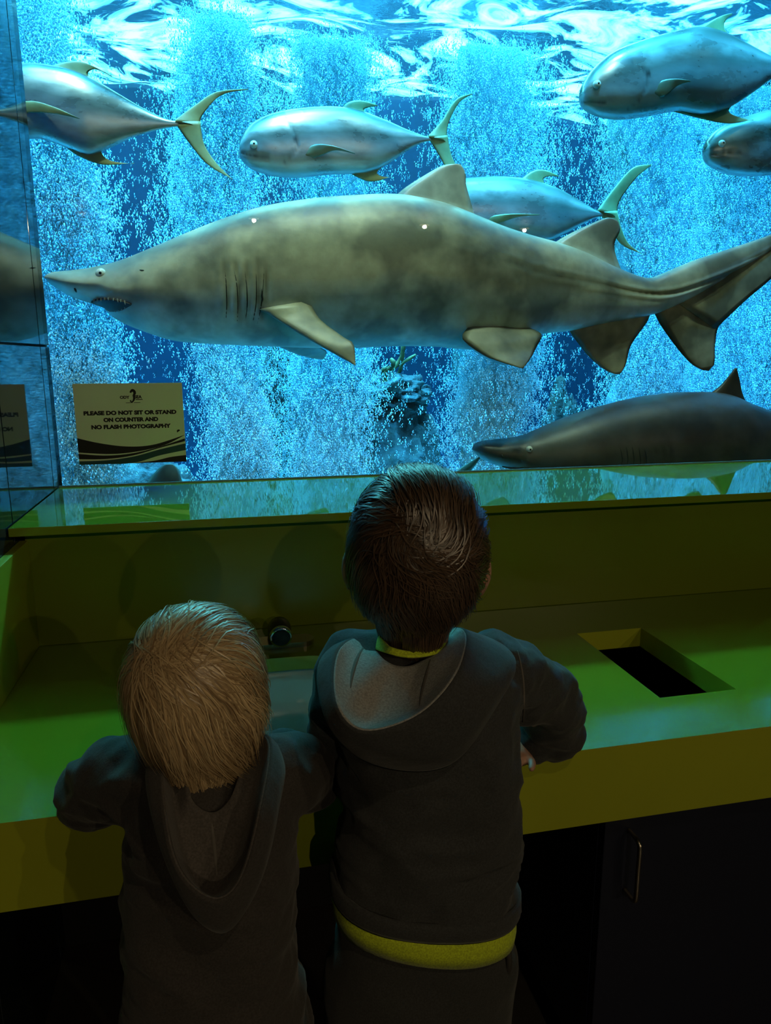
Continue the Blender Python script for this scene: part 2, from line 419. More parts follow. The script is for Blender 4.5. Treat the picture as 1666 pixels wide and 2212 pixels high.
sp_ = [V((FX, FY+.006, CT+.011)), V((FX, FY+.004, CT+.02)), V((FX, FY-.002, CT+.034)), V((FX, FY-.014, CT+.044)), V((FX, FY-.034, CT+.046)), V((FX, FY-.058, CT+.041)), V((FX, FY-.061, CT+.0402))]
put(link('spout', tube_me('spout', sp_, [.026, .025, .025, .0255, .025, .0235, .022], 28), M_darkmetal, None, True), fau)
fd = (sp_[-1]-sp_[-3]).normalized(); fp = sp_[-1]
ring_p = [fp+fd*d for d in (-.012, -.006, .0, .002)]
put(link('face_ring', tube_me('face_ring', ring_p, [.0238, .0245, .0242, .0225], 32), M_chrome, None, True), fau)
put(link('sensor_face', tube_me('sensor_face', [fp+fd*.0015, fp+fd*.004], [.0205, .019], 28), M_pupil), fau)

# cabinet below the waste hole, knee space to its left
cx0 = at(1291, 2000, YF+.045).x
cab = empty('waste_cabinet', (cx0+.3, -.8, 0), 'dark navy cabinet with a door below the waste hole', 'cabinet')
box('carcass', (cx0, YF+.065, .08), (cx0+.80, YB-.01, CT-.145), M_navy, cab)
dr = box('door', (cx0+.002, YF+.045, .10), (cx0+.44, YF+.064, CT-.145), M_navy, cab, bev=.0015)
hp = [at(1345, 1814, YF+.045), at(1352, 1813, YF+.03), at(1372, 1822, YF+.012), at(1383, 1846, YF+.008), at(1380, 1890, YF+.008), at(1376, 1945, YF+.008), at(1370, 1952, YF+.012), at(1358, 1940, YF+.03), at(1354, 1937, YF+.045)]
hx = at(1378, 1890, YF+.008)
hp = [V((hx.x, p.y, p.z)) for p in hp]
zt, zb = at(1380, 1822, YF+.008).z, at(1376, 1952, YF+.008).z
hp = [V((hx.x, YF+.045, zt)), V((hx.x, YF+.022, zt)), V((hx.x, YF+.012, zt-.003)), V((hx.x, YF+.008, zt-.012)), V((hx.x, YF+.008, (zt+zb)/2)), V((hx.x, YF+.008, zb+.012)), V((hx.x, YF+.012, zb+.003)), V((hx.x, YF+.022, zb)), V((hx.x, YF+.045, zb))]
hd = link('door_handle', tube_me('door_handle', arc(hp, 40), .0042, 12), M_brass, None, True); hd['label'] = 'slim metal D-shaped pull handle'
put(hd, cab)
box('toe_kick', (cx0, YF+.10, 0), (cx0+.80, YF+.115, .08), M_black, cab)
box('door', (cx0+.443, YF+.045, .10), (cx0+.798, YF+.064, CT-.145), M_navy, cab, bev=.0015)

# ceiling downlights behind the viewer (their reflections show faintly in the pane)
M_lamp = N('lamp_glow'); em = M_lamp.n('Emission'); em.inputs[0].default_value = (1, .72, .42, 1); em.inputs[1].default_value = 4; M_lamp.l(em.outputs[0], M_lamp.out.inputs[0]); M_lamp = M_lamp.m
for i, (x, y) in enumerate(DOWN):
    r_ = empty('ceiling_downlight', (x, y, CEIL), ['round warm ceiling downlight nearest the counter', 'round warm ceiling downlight far behind, on the left', 'round warm ceiling downlight far behind, in the middle', 'round warm ceiling downlight far behind, on the right'][i], 'lamp', 'washroom downlights')
    put(link('trim_ring', tube_me('trim_ring', [(x, y, CEIL-.012), (x, y, CEIL)], [.075, .08], 28), M_chrome), r_)
    put(link('diffuser', disc_me((x, y, CEIL-.016), .055, .004), M_lamp), r_)
    l_ = light('downlight_lamp', 'SPOT', (x, y, CEIL-.03), ((x-.05, y+.55, 0) if i == 0 else (0.9, -.7, .95)), DOWN_E[i], (1, .78, .46), spot_size=(1.7 if i == 0 else 1.5), spot_blend=1.0, shadow_soft_size=.02)
    put(l_, r_)

# ------------------------------------------------------------------ notice sign on the glass
def sign():
    x0, z1, sw, sh = .0588, SILL+.2754, .2794, .2159
    r_ = empty('notice_sign', (x0+sw/2, -.003, z1-sh), 'yellow-green notice sheet stuck on the glass with black lettering and waves', 'sign')
    M_paper = simple('pale_yellow_sheet', (.84, .98, .74), .45, var=.03); M_ink = simple('black_ink', (.004, .004, .004), .6); M_teal = simple('teal_print', (.006, .07, .085), .5)
    box('sheet', (x0, -.004, z1-sh), (x0+sw, -.001, z1), M_paper, r_)
    def text(nm, s, cx, cz, height, width=None, bold=0.0, parent=r_, align='CENTER'):
        c = bpy.data.curves.new('lettering', 'FONT'); c.body = s; c.size = height/.72; c.align_x = align; c.align_y = 'CENTER'; c.offset = bold; c.extrude = .0002
        t = bpy.data.objects.new('tmp', c); COL.objects.link(t); bpy.context.view_layer.update()
        me = bpy.data.meshes.new_from_object(t.evaluated_get(bpy.context.evaluated_depsgraph_get())); bpy.data.objects.remove(t)
        xs = [v.co.x for v in me.vertices]; k = (width/(max(xs)-min(xs))) if width else 1; mid = (max(xs)+min(xs))/2
        zs_ = [v.co.y for v in me.vertices]; mz = (max(zs_)+min(zs_))/2; kz = height/(max(zs_)-min(zs_))
        for v in me.vertices: v.co = V((cx+(v.co.x-mid)*k, -.0044-v.co.z, cz+(v.co.y-mz)*kz))
        me.materials.clear(); o = link(nm, me, M_ink); put(o, parent); return o
    def uv(u, v): return V((x0+u*sw, -.0043, z1-v*sh))
    def strip(nm, top, bot, mat, lift=0.0):
        n = 40; T = crv(top, n); B = crv(bot, n); vs_ = []
        for t in T: p = uv(*t); vs_.append((p.x, p.y-lift, p.z))
        for t in B: p = uv(*t); vs_.append((p.x, p.y-lift, p.z))
        return put(link(nm, pyd(nm, vs_, [(i, i+1, n+i+1, n+i) for i in range(n-1)]), mat), r_)
    for s, v, wd in (('PLEASE DO NOT SIT OR STAND', .362, .855), ('ON COUNTER AND', .448, .505), ('NO FLASH PHOTOGRAPHY', .535, .735)):
        text('lettering', s, uv(.505, v).x, uv(.5, v).z, .0116, wd*sw, .0010)
    # printed waves
    strip('printed_wave', [(0, .665), (.2, .735), (.45, .785), (.7, .77), (1, .655)], [(0, .845), (.3, .875), (.55, .85), (.8, .78), (1, .657)], M_ink)
    strip('printed_wave', [(0, .862), (.25, .892), (.5, .872), (.75, .80), (1, .70)], [(0, .928), (.25, .935), (.5, .90), (.75, .815), (1, .735)], M_ink, .0001)
    strip('printed_wave', [(0, .955), (.25, .952), (.5, .915), (.75, .835), (1, .765)], [(0, 1.0), (.2, 1.0), (.5, .995), (.75, .91), (1, .85)], M_teal, .0002)
    strip('printed_wave', [(.5, .998), (.7, .975), (.85, .935), (1, .915)], [(.5, 1.0), (.7, 1.0), (.85, 1.0), (1, 1.0)], M_ink, .0003)
    # emblem: seahorse curl between the two halves of the lettering, tiny lines of print below
    text('logo_lettering', 'ODY', uv(.462, .17).x, uv(0, .172).z, .0082, .088*sw*1.0, .0005)
    text('logo_lettering', 'SEA', uv(.585, .17).x, uv(0, .168).z, .0090, .068*sw, .0006)
    lg = empty('logo_emblem', (0, 0, 0)); lg.location = uv(.52, .15); bpy.context.view_layer.update(); put(lg, r_)
    pts = [(.515, .115), (.535, .088), (.552, .10), (.556, .125), (.545, .15), (.548, .175), (.545, .20), (.532, .225), (.518, .228), (.512, .215), (.522, .208)]
    wd = [.004, .007, .0075, .0065, .005, .0055, .005, .0035, .003, .0025, .0015]
    P = crv([(*p, w_) for p, w_ in zip(pts, wd)], 60); vs_ = []
    for i, (a, b, w_) in enumerate(P):
        d = P[min(i+1, 59)]-P[max(i-1, 0)]; d = V((d[0]*sw, -d[1]*sh)); d = d.normalized(); nn = V((-d.y, d.x)); c = uv(a, b)
        vs_ += [(c.x+nn.x*w_*.5, -.0047, c.z+nn.y*w_*.5), (c.x-nn.x*w_*.5, -.0047, c.z-nn.y*w_*.5)]
    o = link('seahorse_curl', pyd('seahorse_curl', vs_, [(2*i, 2*i+1, 2*i+3, 2*i+2) for i in range(59)]), M_ink); put(o, r_)
    bpy.data.objects.remove(lg)
    strip('small_print', [(.56, .196), (.60, .196), (.625, .196)], [(.56, .205), (.60, .205), (.625, .205)], M_ink)
    strip('small_print', [(.468, .237), (.50, .2365), (.532, .236)], [(.468, .243), (.50, .2425), (.532, .242)], M_ink)
    strip('small_print', [(.543, .236), (.57, .2355), (.602, .235)], [(.543, .242), (.57, .2415), (.602, .241)], M_ink)
    # smudge
    strip('smudge', [(.925, .60), (.94, .585), (.955, .592)], [(.928, .625), (.944, .61), (.956, .60)], M_ink)
sign()

# ------------------------------------------------------------------ animals in the tank
def interp_contour(pts, xs):
    P = crv([(float(a), float(b)) for a, b in pts], 400); o = np.argsort(P[:, 0]); return np.interp(xs, P[o, 0], P[o, 1])
def loft_body(name, top, bot, Y, width, ns=170, nr=56, sq=2.2, mark=None, ybend=None):
    """body from its upper and lower profile; width(s) = half thickness over half height; mark(px,py,near) -> crease amount, depth"""
    x0, x1 = min(p[0] for p in top), max(p[0] for p in top)
    s = .5-.5*np.cos(np.linspace(0, math.pi, ns)); s = .55*s+.45*np.linspace(0, 1, ns)
    xs = x0+(x1-x0)*s
    tp, bt = interp_contour(top, xs), interp_contour(bot, xs)
    vs_, sh = [], []
    for i in range(ns):
        yb = ybend(s[i]) if ybend else 0.0
        a = at(xs[i], tp[i], Y+yb); b = at(xs[i], bt[i], Y+yb)
        c = (a+b)/2; hh = (a-b)/2; h = max(hh.length, .0015); wd = width(s[i], h)
        for k in range(nr):
            an = 2*math.pi*k/nr; ca, sa = math.cos(an), math.sin(an); e = 2/(sq(s[i]) if callable(sq) else sq)
            yy = math.copysign(abs(sa)**e, sa); zz = math.copysign(abs(ca)**e, ca)
            p = c+hh*zz + V((0, -yy*wd, 0))
            hv = zz*.5+.5; cr = 0.0
            if mark and yy > 0:
                px, py = xs[i], tp[i]+(bt[i]-tp[i])*(1-hv)
                cr, dep = mark(px, py); p = p+V((0, dep, 0))
            vs_.append(p); sh.append((s[i], hv, cr))
    fs = grid_faces(ns, nr, True); n0 = len(vs_)
    fs.append(tuple(range(nr-1, -1, -1))); fs.append(tuple(range((ns-1)*nr, ns*nr)))
    me = pyd(name, vs_, fs); at_ = me.attributes.new('sh', 'FLOAT_VECTOR', 'POINT'); at_.data.foreach_set('vector', np.array(sh, 'f').ravel())
    for p in me.polygons: p.use_smooth = True
    bm = bmesh.new(); bm.from_mesh(me); bmesh.ops.recalc_face_normals(bm, faces=bm.faces[:]); bm.to_mesh(me); bm.free()
    return me
def fin_me(name, lead, trail, Y, thick=.012, ns=18, nc=10, shv=.75, rag=0.0):
    """fin lofted between its leading and trailing edges (px, py[, dY]); base first, tip last"""
    L = arc([(p[0], p[1], p[2] if len(p) > 2 else 0) for p in lead], ns); T = arc([(p[0], p[1], p[2] if len(p) > 2 else 0) for p in trail], ns)
    vs_, sh = [], []
    for i in range(ns):
        t = i/(ns-1)
        ring = []
        for j in range(nc+1):
            c = j/nc
            q = L[i]*(1-c)+T[i]*c
            p = at(q[0], q[1], Y+q[2]); th = thick*(1-.75*t)*(1.2*math.sqrt(max(c, 0))*(1-c)+.06)*1.6 + thick*.9*max(0, 1-t*6)*math.sin(math.pi*c)
            ring.append((p, th, c))
        for p, th, c in ring: vs_.append(p+V((0, -th*.5, 0))); sh.append((t, shv, 0))
        for p, th, c in reversed(ring[1:-1]): vs_.append(p+V((0, th*.5, 0))); sh.append((t, shv, 0))
    m = 2*nc
    fs = grid_faces(ns, m, True); fs.append(tuple(range(m-1, -1, -1))); fs.append(tuple(range((ns-1)*m, ns*m)))
    me = pyd(name, vs_, fs); a = me.attributes.new('sh', 'FLOAT_VECTOR', 'POINT'); a.data.foreach_set('vector', np.array(sh, 'f').ravel())
    for p in me.polygons: p.use_smooth = True
    bm = bmesh.new(); bm.from_mesh(me); bmesh.ops.recalc_face_normals(bm, faces=bm.faces[:]); bm.to_mesh(me); bm.free()
    return me
def sphere_me(name, c, r, nu=16, nv=12):
    bm = bmesh.new(); bmesh.ops.create_uvsphere(bm, u_segments=nu, v_segments=nv, radius=1)
    r = r if hasattr(r, '__len__') else (r, r, r)
    for v in bm.verts: v.co = V((v.co.x*r[0]+c[0], v.co.y*r[1]+c[1], v.co.z*r[2]+c[2]))
    me = bpy.data.meshes.new(name); bm.to_mesh(me); bm.free()
    for p in me.polygons: p.use_smooth = True
    return me
def surf_near(me, px, py):               # where the ray through a photo point meets the mesh
    from mathutils.bvhtree import BVHTree
    bm = bmesh.new(); bm.from_mesh(me); t = BVHTree.FromBMesh(bm); bm.free()
    h = t.ray_cast(CP, ray(px, py).normalized()); return h[0], h[1]
def eye(me, root, px, py, r, iris=M_eyew):
    p, n = surf_near(me, px, py)
    if p is None: return
    p = p-n*r*.25
    e = put(link('eye', sphere_me('eye', p, r), iris), root)
    pu = link('pupil', sphere_me('pupil', p+V((0, -r*.78, r*.06)), (r*.32, r*.30, r*.32)), M_pupil); pu.parent = e; pu.matrix_parent_inverse = e.matrix_world.inverted() if False else Matrix()
    return e
def ribbon_on(me, name, pts, wpx, mat, root, depth=.004, n=20, inset=0.0):
    """thin raised crease following the skin along photo points"""
    P = arc(pts, n); c = []
    for a, b in P:
        h, nn = surf_near(me, a, b)
        if h is not None: c.append((h, nn))
    if len(c) < 4: return
    k = len(c); r = [wpx*(.35+.65*math.sin(math.pi*(i+.6)/(k+.2))) for i in range(k)]
    o = link(name, tube_me(name, [h-nn*inset for h, nn in c], [(q, q) for q in r], 8), mat, None, True); return put(o, root)

def near_poly(px, py, P):
    d = P-np.array((px, py)); return math.sqrt((d*d).sum(1).min())

# --- the big pale shark
YK = .90
top = [(97, 596), (112, 588), (150, 584), (200, 577), (260, 562), (330, 534), (400, 505), (470, 478), (540, 455), (600, 441), (680, 430), (760, 424), (840, 421), (900, 428), (960, 442), (1020, 465), (1080, 489), (1140, 508), (1200, 524), (1260, 545), (1330, 578), (1395, 600), (1430, 591), (1500, 562), (1580, 536), (1666, 506), (1740, 470), (1800, 444)]
bot = [(97, 602), (112, 616), (140, 634), (165, 645), (195, 655), (214, 659), (228, 669), (240, 682), (262, 696), (300, 712), (370, 735), (440, 742), (520, 746), (600, 749), (700, 752), (780, 751), (860, 748), (940, 749), (1010, 755), (1080, 752), (1130, 737), (1170, 722), (1230, 715), (1300, 700), (1400, 682), (1450, 664), (1500, 640), (1580, 592), (1666, 540), (1740, 490), (1800, 452)]
gills = [arc(g, 40) for g in ([(486, 578), (489, 625), (490, 665), (487, 700)], [(503, 570), (512, 620), (514, 670), (512, 704)], [(527, 571), (533, 620), (534, 665), (528, 706)], [(552, 572), (554, 620), (552, 668), (544, 708)], [(571, 576), (568, 625), (563, 670), (554, 708)])]
latl = arc([(500, 500), (560, 480), (640, 473), (720, 472), (800, 480), (880, 502), (960, 535), (1040, 565), (1120, 590), (1200, 606), (1290, 622), (1380, 636), (1440, 635), (1500, 618), (1580, 590), (1660, 558)], 240)
def mark1(px, py):
    cr = dep = 0.0
    if 470 < px < 590 and 560 < py < 720:
        for g in gills:
            lo, hi = g[0][1], g[-1][1]
            if lo-4 < py < hi+4:
                gx = np.interp(py, g[:, 1], g[:, 0]); d = px-gx
                taper = max(0, math.sin(math.pi*min(1, max(0, (py-lo+4)/(hi-lo+8)))))**.5
                dep += taper*(.016*math.exp(-(d/3.0)**2) - .010*math.exp(-((d+9)/7)**2))
                cr = max(cr, taper*.5*math.exp(-(d/3.2)**2))
    d = near_poly(px, py, latl)
    if d < 14:
        k = .35+.65*min(1, max(0, (px-800)/300))
        cr = max(cr, .38*k*math.exp(-(d/3.2)**2)); dep += .005*k*math.exp(-(d/4)**2)-.003*k*math.exp(-((d-8)/5)**2)
    return cr, dep
def wid1(s, h):
    k = np.interp(s, [0, .03, .08, .16, .28, .45, .6, .75, .84, .93, 1], [1.3, 1.35, 1.05, .84, .80, .80, .74, .66, .55, .42, .3]); return h*k
shark = empty('sand_tiger_shark', at(760, 590, YK), 'large pale grey shark swimming left with toothy open mouth, filling the window', 'shark')
sbm = loft_body('body', top, bot, YK, wid1, 260, 84, lambda s: float(np.interp(s, [0, .03, .11, .22], [1.7, 1.45, 1.6, 2.15])), mark1)
put(link('body', sbm, M_shark), shark)
def sfin(nm, lead, trail, Y, th, mat, root, shv=.72, **kw): return put(link(nm, fin_me(nm, lead, trail, Y, th, shv=shv, **kw), mat), root)
sfin('dorsal_fin', [(838, 440), (872, 408), (925, 374), (958, 357), (985, 354)], [(1028, 476), (1018, 440), (1008, 402), (1005, 372), (996, 356)], YK, .050, M_shark, shark)
sfin('dorsal_fin', [(1180, 535), (1225, 508), (1275, 484), (1308, 471), (1322, 471)], [(1345, 590), (1330, 550), (1328, 525), (1340, 497), (1334, 476)], YK, .040, M_shark, shark)
sfin('tail_lower_lobe', [(1400, 640), (1420, 690), (1452, 738), (1490, 783), (1518, 800)], [(1660, 540), (1605, 650), (1556, 698), (1545, 745), (1544, 785), (1532, 801)], YK, .026, M_shark, shark)
sfin('tail_upper_lobe', [(1440, 640), (1560, 590), (1680, 525), (1800, 446)], [(1545, 712), (1610, 650), (1690, 580), (1800, 458)], YK, .022, M_shark, shark)
sfin('anal_fin', [(1215, 690), (1240, 730), (1275, 773), (1308, 800), (1330, 809)], [(1400, 662), (1402, 688), (1364, 745), (1352, 788), (1340, 808)], YK, .034, M_shark, shark, .45)
sfin('pectoral_fin', [(560, 668, -.19), (622, 706, -.26), (700, 752, -.34), (768, 790, -.40)], [(668, 650, -.18), (692, 690, -.25), (742, 728, -.33), (764, 744, -.37), (768, 790, -.40)], YK, .050, M_shark, shark, .8)
sfin('pectoral_fin', [(560, 725, .16), (618, 756, .2), (660, 771, .25), (694, 777, .28)], [(655, 735, .16), (690, 750, .2), (706, 760, .25), (700, 775, .28)], YK, .03, M_shark, shark, .3)
sfin('pelvic_fin', [(1012, 706, -.15), (999, 732, -.20), (1046, 768, -.24), (1100, 788, -.27), (1128, 796, -.28)], [(1135, 705, -.10), (1170, 722, -.16), (1158, 752, -.2), (1146, 775, -.25), (1130, 796, -.28)], YK, .036, M_shark, shark, .8)
sfin('pelvic_fin', [(1000, 740, .1), (1035, 766, .14), (1070, 784, .18), (1092, 790, .2)], [(1085, 745, .1), (1115, 768, .14), (1108, 780, .18), (1098, 789, .2)], YK, .022, M_shark, shark, .3)
for g in gills:
    ribbon_on(sbm, 'gill_slit', [tuple(g[0]), tuple(g[13]), tuple(g[26]), tuple(g[-1])], .0034, M_gill, shark, inset=.002)
eye(sbm, shark, 217, 589, .0195)
def mouth(me, root, pts_up, pts_lo, nt, Y):
    U = arc(pts_up, 24); Lw = arc(pts_lo, 24); vs_ = []; rows = 7
    for i in range(24):
        for j in range(rows):
            c = j/(rows-1); q = U[i]*(1-c)+Lw[i]*c; h, nn = surf_near(me, *q)
            p = (h+V((0, -.004, 0))) if h is not None else at(q[0], q[1], Y)
            vs_.append(p)
    me2 = pyd('mouth', vs_, grid_faces(24, rows)); o = put(link('mouth', me2, M_mouth, None, True), root)
    s_ = o.modifiers.new('thick', 'SOLIDIFY'); s_.thickness = .008; s_.offset = 0
    k = 0
    for row, sgn in ((U, 1), (Lw, -1)):
        for i in range(nt):
            q = row[2+int(i*20/nt)]; b, nn = surf_near(me, q[0], q[1])
            if b is None: continue
            b = b+V((0, -.008, 0)); ln = .013*(.5+.8*random.random())
            tip = b+V((random.uniform(-.003, .003), -.003, -ln*sgn))
            t_ = link('tooth', tube_me('tooth', [b+V((0, 0, .003*sgn)), b.lerp(tip, .5), tip], [.0034, .0022, .0004], 6), M_tooth); t_.parent = o
mouth(sbm, shark, [(197, 652), (212, 646), (235, 645), (262, 649), (284, 657)], [(205, 656), (226, 664), (240, 672), (262, 670), (284, 659)], 9, YK)
ribbon_on(sbm, 'nostril', [(161, 622), (163, 626), (165, 631)], .004, M_gill, shark, n=6)
ribbon_on(sbm, 'spiracle', [(302, 583), (306, 584), (311, 584)], .003, M_gill, shark, n=6)

# --- the darker shark gliding along the ledge
YL = .78
top = [(1022, 967), (1036, 955), (1070, 950), (1130, 941), (1180, 921), (1250, 893), (1330, 870), (1400, 855), (1480, 847), (1560, 849), (1610, 868), (1666, 890), (1760, 930), (1880, 985), (2000, 1010)]
bot = [(1022, 973), (1040, 990), (1075, 1006), (1110, 1016), (1130, 1030), (1250, 1066), (1400, 1090), (1550, 1094), (1700, 1080), (1850, 1050), (2000, 1022)]
shark2 = empty('grey_shark', at(1500, 980, YL), 'dark grey shark gliding left just above the green ledge', 'shark')
g2 = [arc(g, 20) for g in ([(1340, 968), (1345, 990), (1342, 1005)], [(1353, 965), (1357, 988), (1355, 1005)], [(1366, 964), (1370, 988), (1369, 1005)], [(1380, 966), (1384, 988), (1384, 1005)], [(1393, 970), (1397, 988), (1396, 1005)])]
def mark2(px, py):
    cr = dep = 0
    if 1330 < px < 1405 and 955 < py < 1015:
        for g in g2:
            gx = np.interp(py, g[:, 1], g[:, 0]); cr = max(cr, .5*math.exp(-((px-gx)/2.4)**2)); dep += .006*math.exp(-((px-gx)/3)**2)
    return cr, dep
b2 = loft_body('body', top, bot, YL, lambda s, h: h*np.interp(s, [0, .05, .12, .3, .6, .85, 1], [2.0, 1.7, 1.15, .85, .8, .7, .4]), 170, 60, 2.15, mark2)
put(link('body', b2, M_shark2), shark2)
sfin('dorsal_fin', [(1505, 868), (1550, 838), (1576, 810), (1588, 795)], [(1625, 890), (1606, 856), (1598, 820), (1592, 795)], YL, .045, M_shark2, shark2)
sfin('dorsal_fin', [(1800, 960), (1830, 930), (1845, 920)], [(1860, 985), (1852, 950), (1848, 922)], YL, .03, M_shark2, shark2)
sfin('pectoral_fin', [(1400, 1040, -.2), (1450, 1085, -.3), (1500, 1120, -.36)], [(1480, 1040, -.2), (1500, 1080, -.3), (1510, 1118, -.36)], YL, .04, M_shark2, shark2)
sfin('tail_upper_lobe', [(1960, 1010), (2060, 960), (2140, 910)], [(2000, 1030), (2080, 985), (2142, 915)], YL, .03, M_shark2, shark2)
sfin('tail_lower_lobe', [(1960, 1015), (2000, 1060), (2030, 1090)], [(2050, 990), (2035, 1050), (2035, 1088)], YL, .03, M_shark2, shark2)
eye(b2, shark2, 1144, 970, .0145)
for g in g2: ribbon_on(b2, 'gill_slit', [tuple(g[0]), tuple(g[6]), tuple(g[13]), tuple(g[-1])], .0028, M_gill, shark2, inset=.001)
ribbon_on(b2, 'nostril', [(1084, 982), (1086, 986), (1087, 990)], .004, M_gill, shark2, n=6)
ribbon_on(b2, 'mouth', [(1085, 1007), (1100, 1010), (1125, 1012), (1150, 1013)], .007, M_mouth, shark2, n=14)

# --- a third shark resting below ledge level: only its back fin and tail tip show
YH = 1.15
top = [(20, 1112), (120, 1090), (250, 1068), (400, 1062), (600, 1078), (800, 1088), (900, 1078), (955, 1042), (1000, 1007), (1037, 985)]
bot = [(20, 1120), (140, 1165), (400, 1195), (650, 1160), (850, 1115), (920, 1085), (970, 1056), (1010, 1025), (1037, 991)]
shark3 = empty('hidden_shark', at(500, 1120, YH), 'mostly hidden shark with only back fin and tail tip above the ledge', 'shark')
b3 = loft_body('body', top, bot, YH, lambda s, h: h*np.interp(s, [0, .1, .4, .8, 1], [1.3, 1, .8, .6, .3]), 90, 32, 2.1)
put(link('body', b3, M_shark), shark3)
sfin('dorsal_fin', [(300, 1072), (322, 1036), (345, 1010), (358, 1002)], [(402, 1072), (394, 1040), (384, 1012), (372, 1002)], YH, .045, M_shark, shark3)
sfin('pectoral_fin', [(250, 1140, -.15), (290, 1190, -.25), (330, 1220, -.3)], [(330, 1150, -.15), (340, 1190, -.25), (340, 1220, -.3)], YH, .03, M_shark, shark3)
eye(b3, shark3, 75, 1110, .012)

# --- jacks
def jack(label, Y, top, bot, eye_p, dorsal, anal, tails, pect, tail_mat=M_fin, spot=None, mouthp=None, gill=None):
    x0 = min(p[0] for p in top); x1 = max(p[0] for p in top)
    r_ = empty('jack_fish', at((x0+x1)/2, (top[0][1]+top[-1][1])/2, Y), label, 'fish', 'silver jacks behind the glass')
    ga = arc(gill, 30) if gill else None; mo = arc(mouthp, 20) if mouthp else None
    def mk(px, py):
        cr = dep = 0
        if ga is not None:
            d = near_poly(px, py, ga)
            if d < 8: cr = .45*math.exp(-(d/2.2)**2); dep = .004*math.exp(-(d/2.5)**2)
        if mo is not None:
            d = near_poly(px, py, mo)
            if d < 8: cr = max(cr, .75*math.exp(-(d/2.0)**2)); dep += .005*math.exp(-(d/2.2)**2)
        if spot:
            d = math.hypot(px-spot[0], py-spot[1])
            if d < 10: cr = max(cr, .95*math.exp(-(d/5)**4))
        return cr, dep
    b = loft_body('body', top, bot, Y, lambda s, h: h*np.interp(s, [0, .06, .2, .5, .8, 1], [.75, .62, .52, .46, .42, .7]), 130, 48, 2.1, mk)
    put(link('body', b, M_fish), r_)
    sfin('dorsal_fin', *dorsal, Y, .010, M_fin, r_); sfin('anal_fin', *anal, Y, .010, M_fin, r_)
    for nm, t in zip(('tail_upper_lobe', 'tail_lower_lobe'), tails): sfin(nm, *t, Y, .014, tail_mat, r_)
    if pect:
        h, nn = surf_near(b, *pect[0][0]); dy = (h.y-Y) if h is not None else -.1
        L = [(p[0], p[1], dy+.012-.05*i/3) for i, p in enumerate(pect[0])]; T = [(p[0], p[1], dy+.015-.05*i/3) for i, p in enumerate(pect[1])]
        sfin('pectoral_fin', L, T, Y, .012, M_fin if len(pect) < 3 else M_findark, r_)
    if eye_p: eye(b, r_, *eye_p)
    return r_
jack('silver jack cut off by the left wall, forked tail above the shark', 1.05,
     [(-90, 248), (-75, 215), (-30, 170), (20, 143), (60, 137), (100, 140), (150, 150), (200, 170), (255, 202), (310, 234), (360, 257), (398, 263)],
     [(-90, 254), (-70, 285), (-20, 299), (50, 300), (95, 301), (140, 318), (190, 335), (225, 325), (280, 300), (330, 284), (370, 275), (398, 273)],
     (-60, 235, .012), ([(100, 148), (135, 135), (180, 134), (242, 164)], [(200, 178), (190, 158), (208, 150), (242, 166)]),
     ([(128, 308), (175, 340), (225, 356), (290, 352)], [(262, 302), (220, 322), (236, 346), (290, 354)]),
     [([(372, 264), (420, 228), (468, 198), (536, 192)], [(432, 274), (438, 248), (478, 206), (536, 194)]), ([(378, 266), (408, 308), (448, 355), (503, 388)], [(433, 262), (441, 310), (466, 350), (505, 390)])],
     ([(18, 226), (70, 218), (120, 232), (172, 256)], [(28, 250), (70, 243), (120, 246), (172, 257)]))
jack('silver jack swimming left above the shark in mid window', 1.22,
     [(517, 322), (521, 300), (540, 271), (570, 252), (610, 240), (670, 232), (730, 231), (780, 240), (830, 258), (880, 280), (920, 294), (944, 296)],
     [(517, 330), (522, 346), (545, 366), (590, 380), (640, 384), (700, 378), (755, 376), (800, 372), (840, 353), (880, 326), (915, 308), (944, 303)],
     (548, 312,  .016), ([(735, 240), (750, 222), (780, 217), (816, 227)], [(800, 250), (786, 238), (796, 232), (816, 229)]),
     ([(748, 370), (788, 390), (815, 391), (847, 381)], [(842, 350), (816, 370), (822, 380), (847, 383)]),
     [([(922, 297), (955, 260), (985, 215), (1020, 202)], [(966, 308), (968, 270), (992, 222), (1020, 204)]), ([(926, 300), (948, 335), (965, 365), (988, 388)], [(967, 292), (974, 330), (988, 365), (992, 388)])],
     ([(645, 330), (680, 312), (720, 315), (767, 331)], [(668, 345), (692, 337), (725, 325), (767, 333)], 1),
     spot=(635, 307), mouthp=[(519, 333), (540, 340), (560, 345), (578, 348)], gill=[(612, 268), (632, 290), (640, 315), (632, 340), (610, 358)])
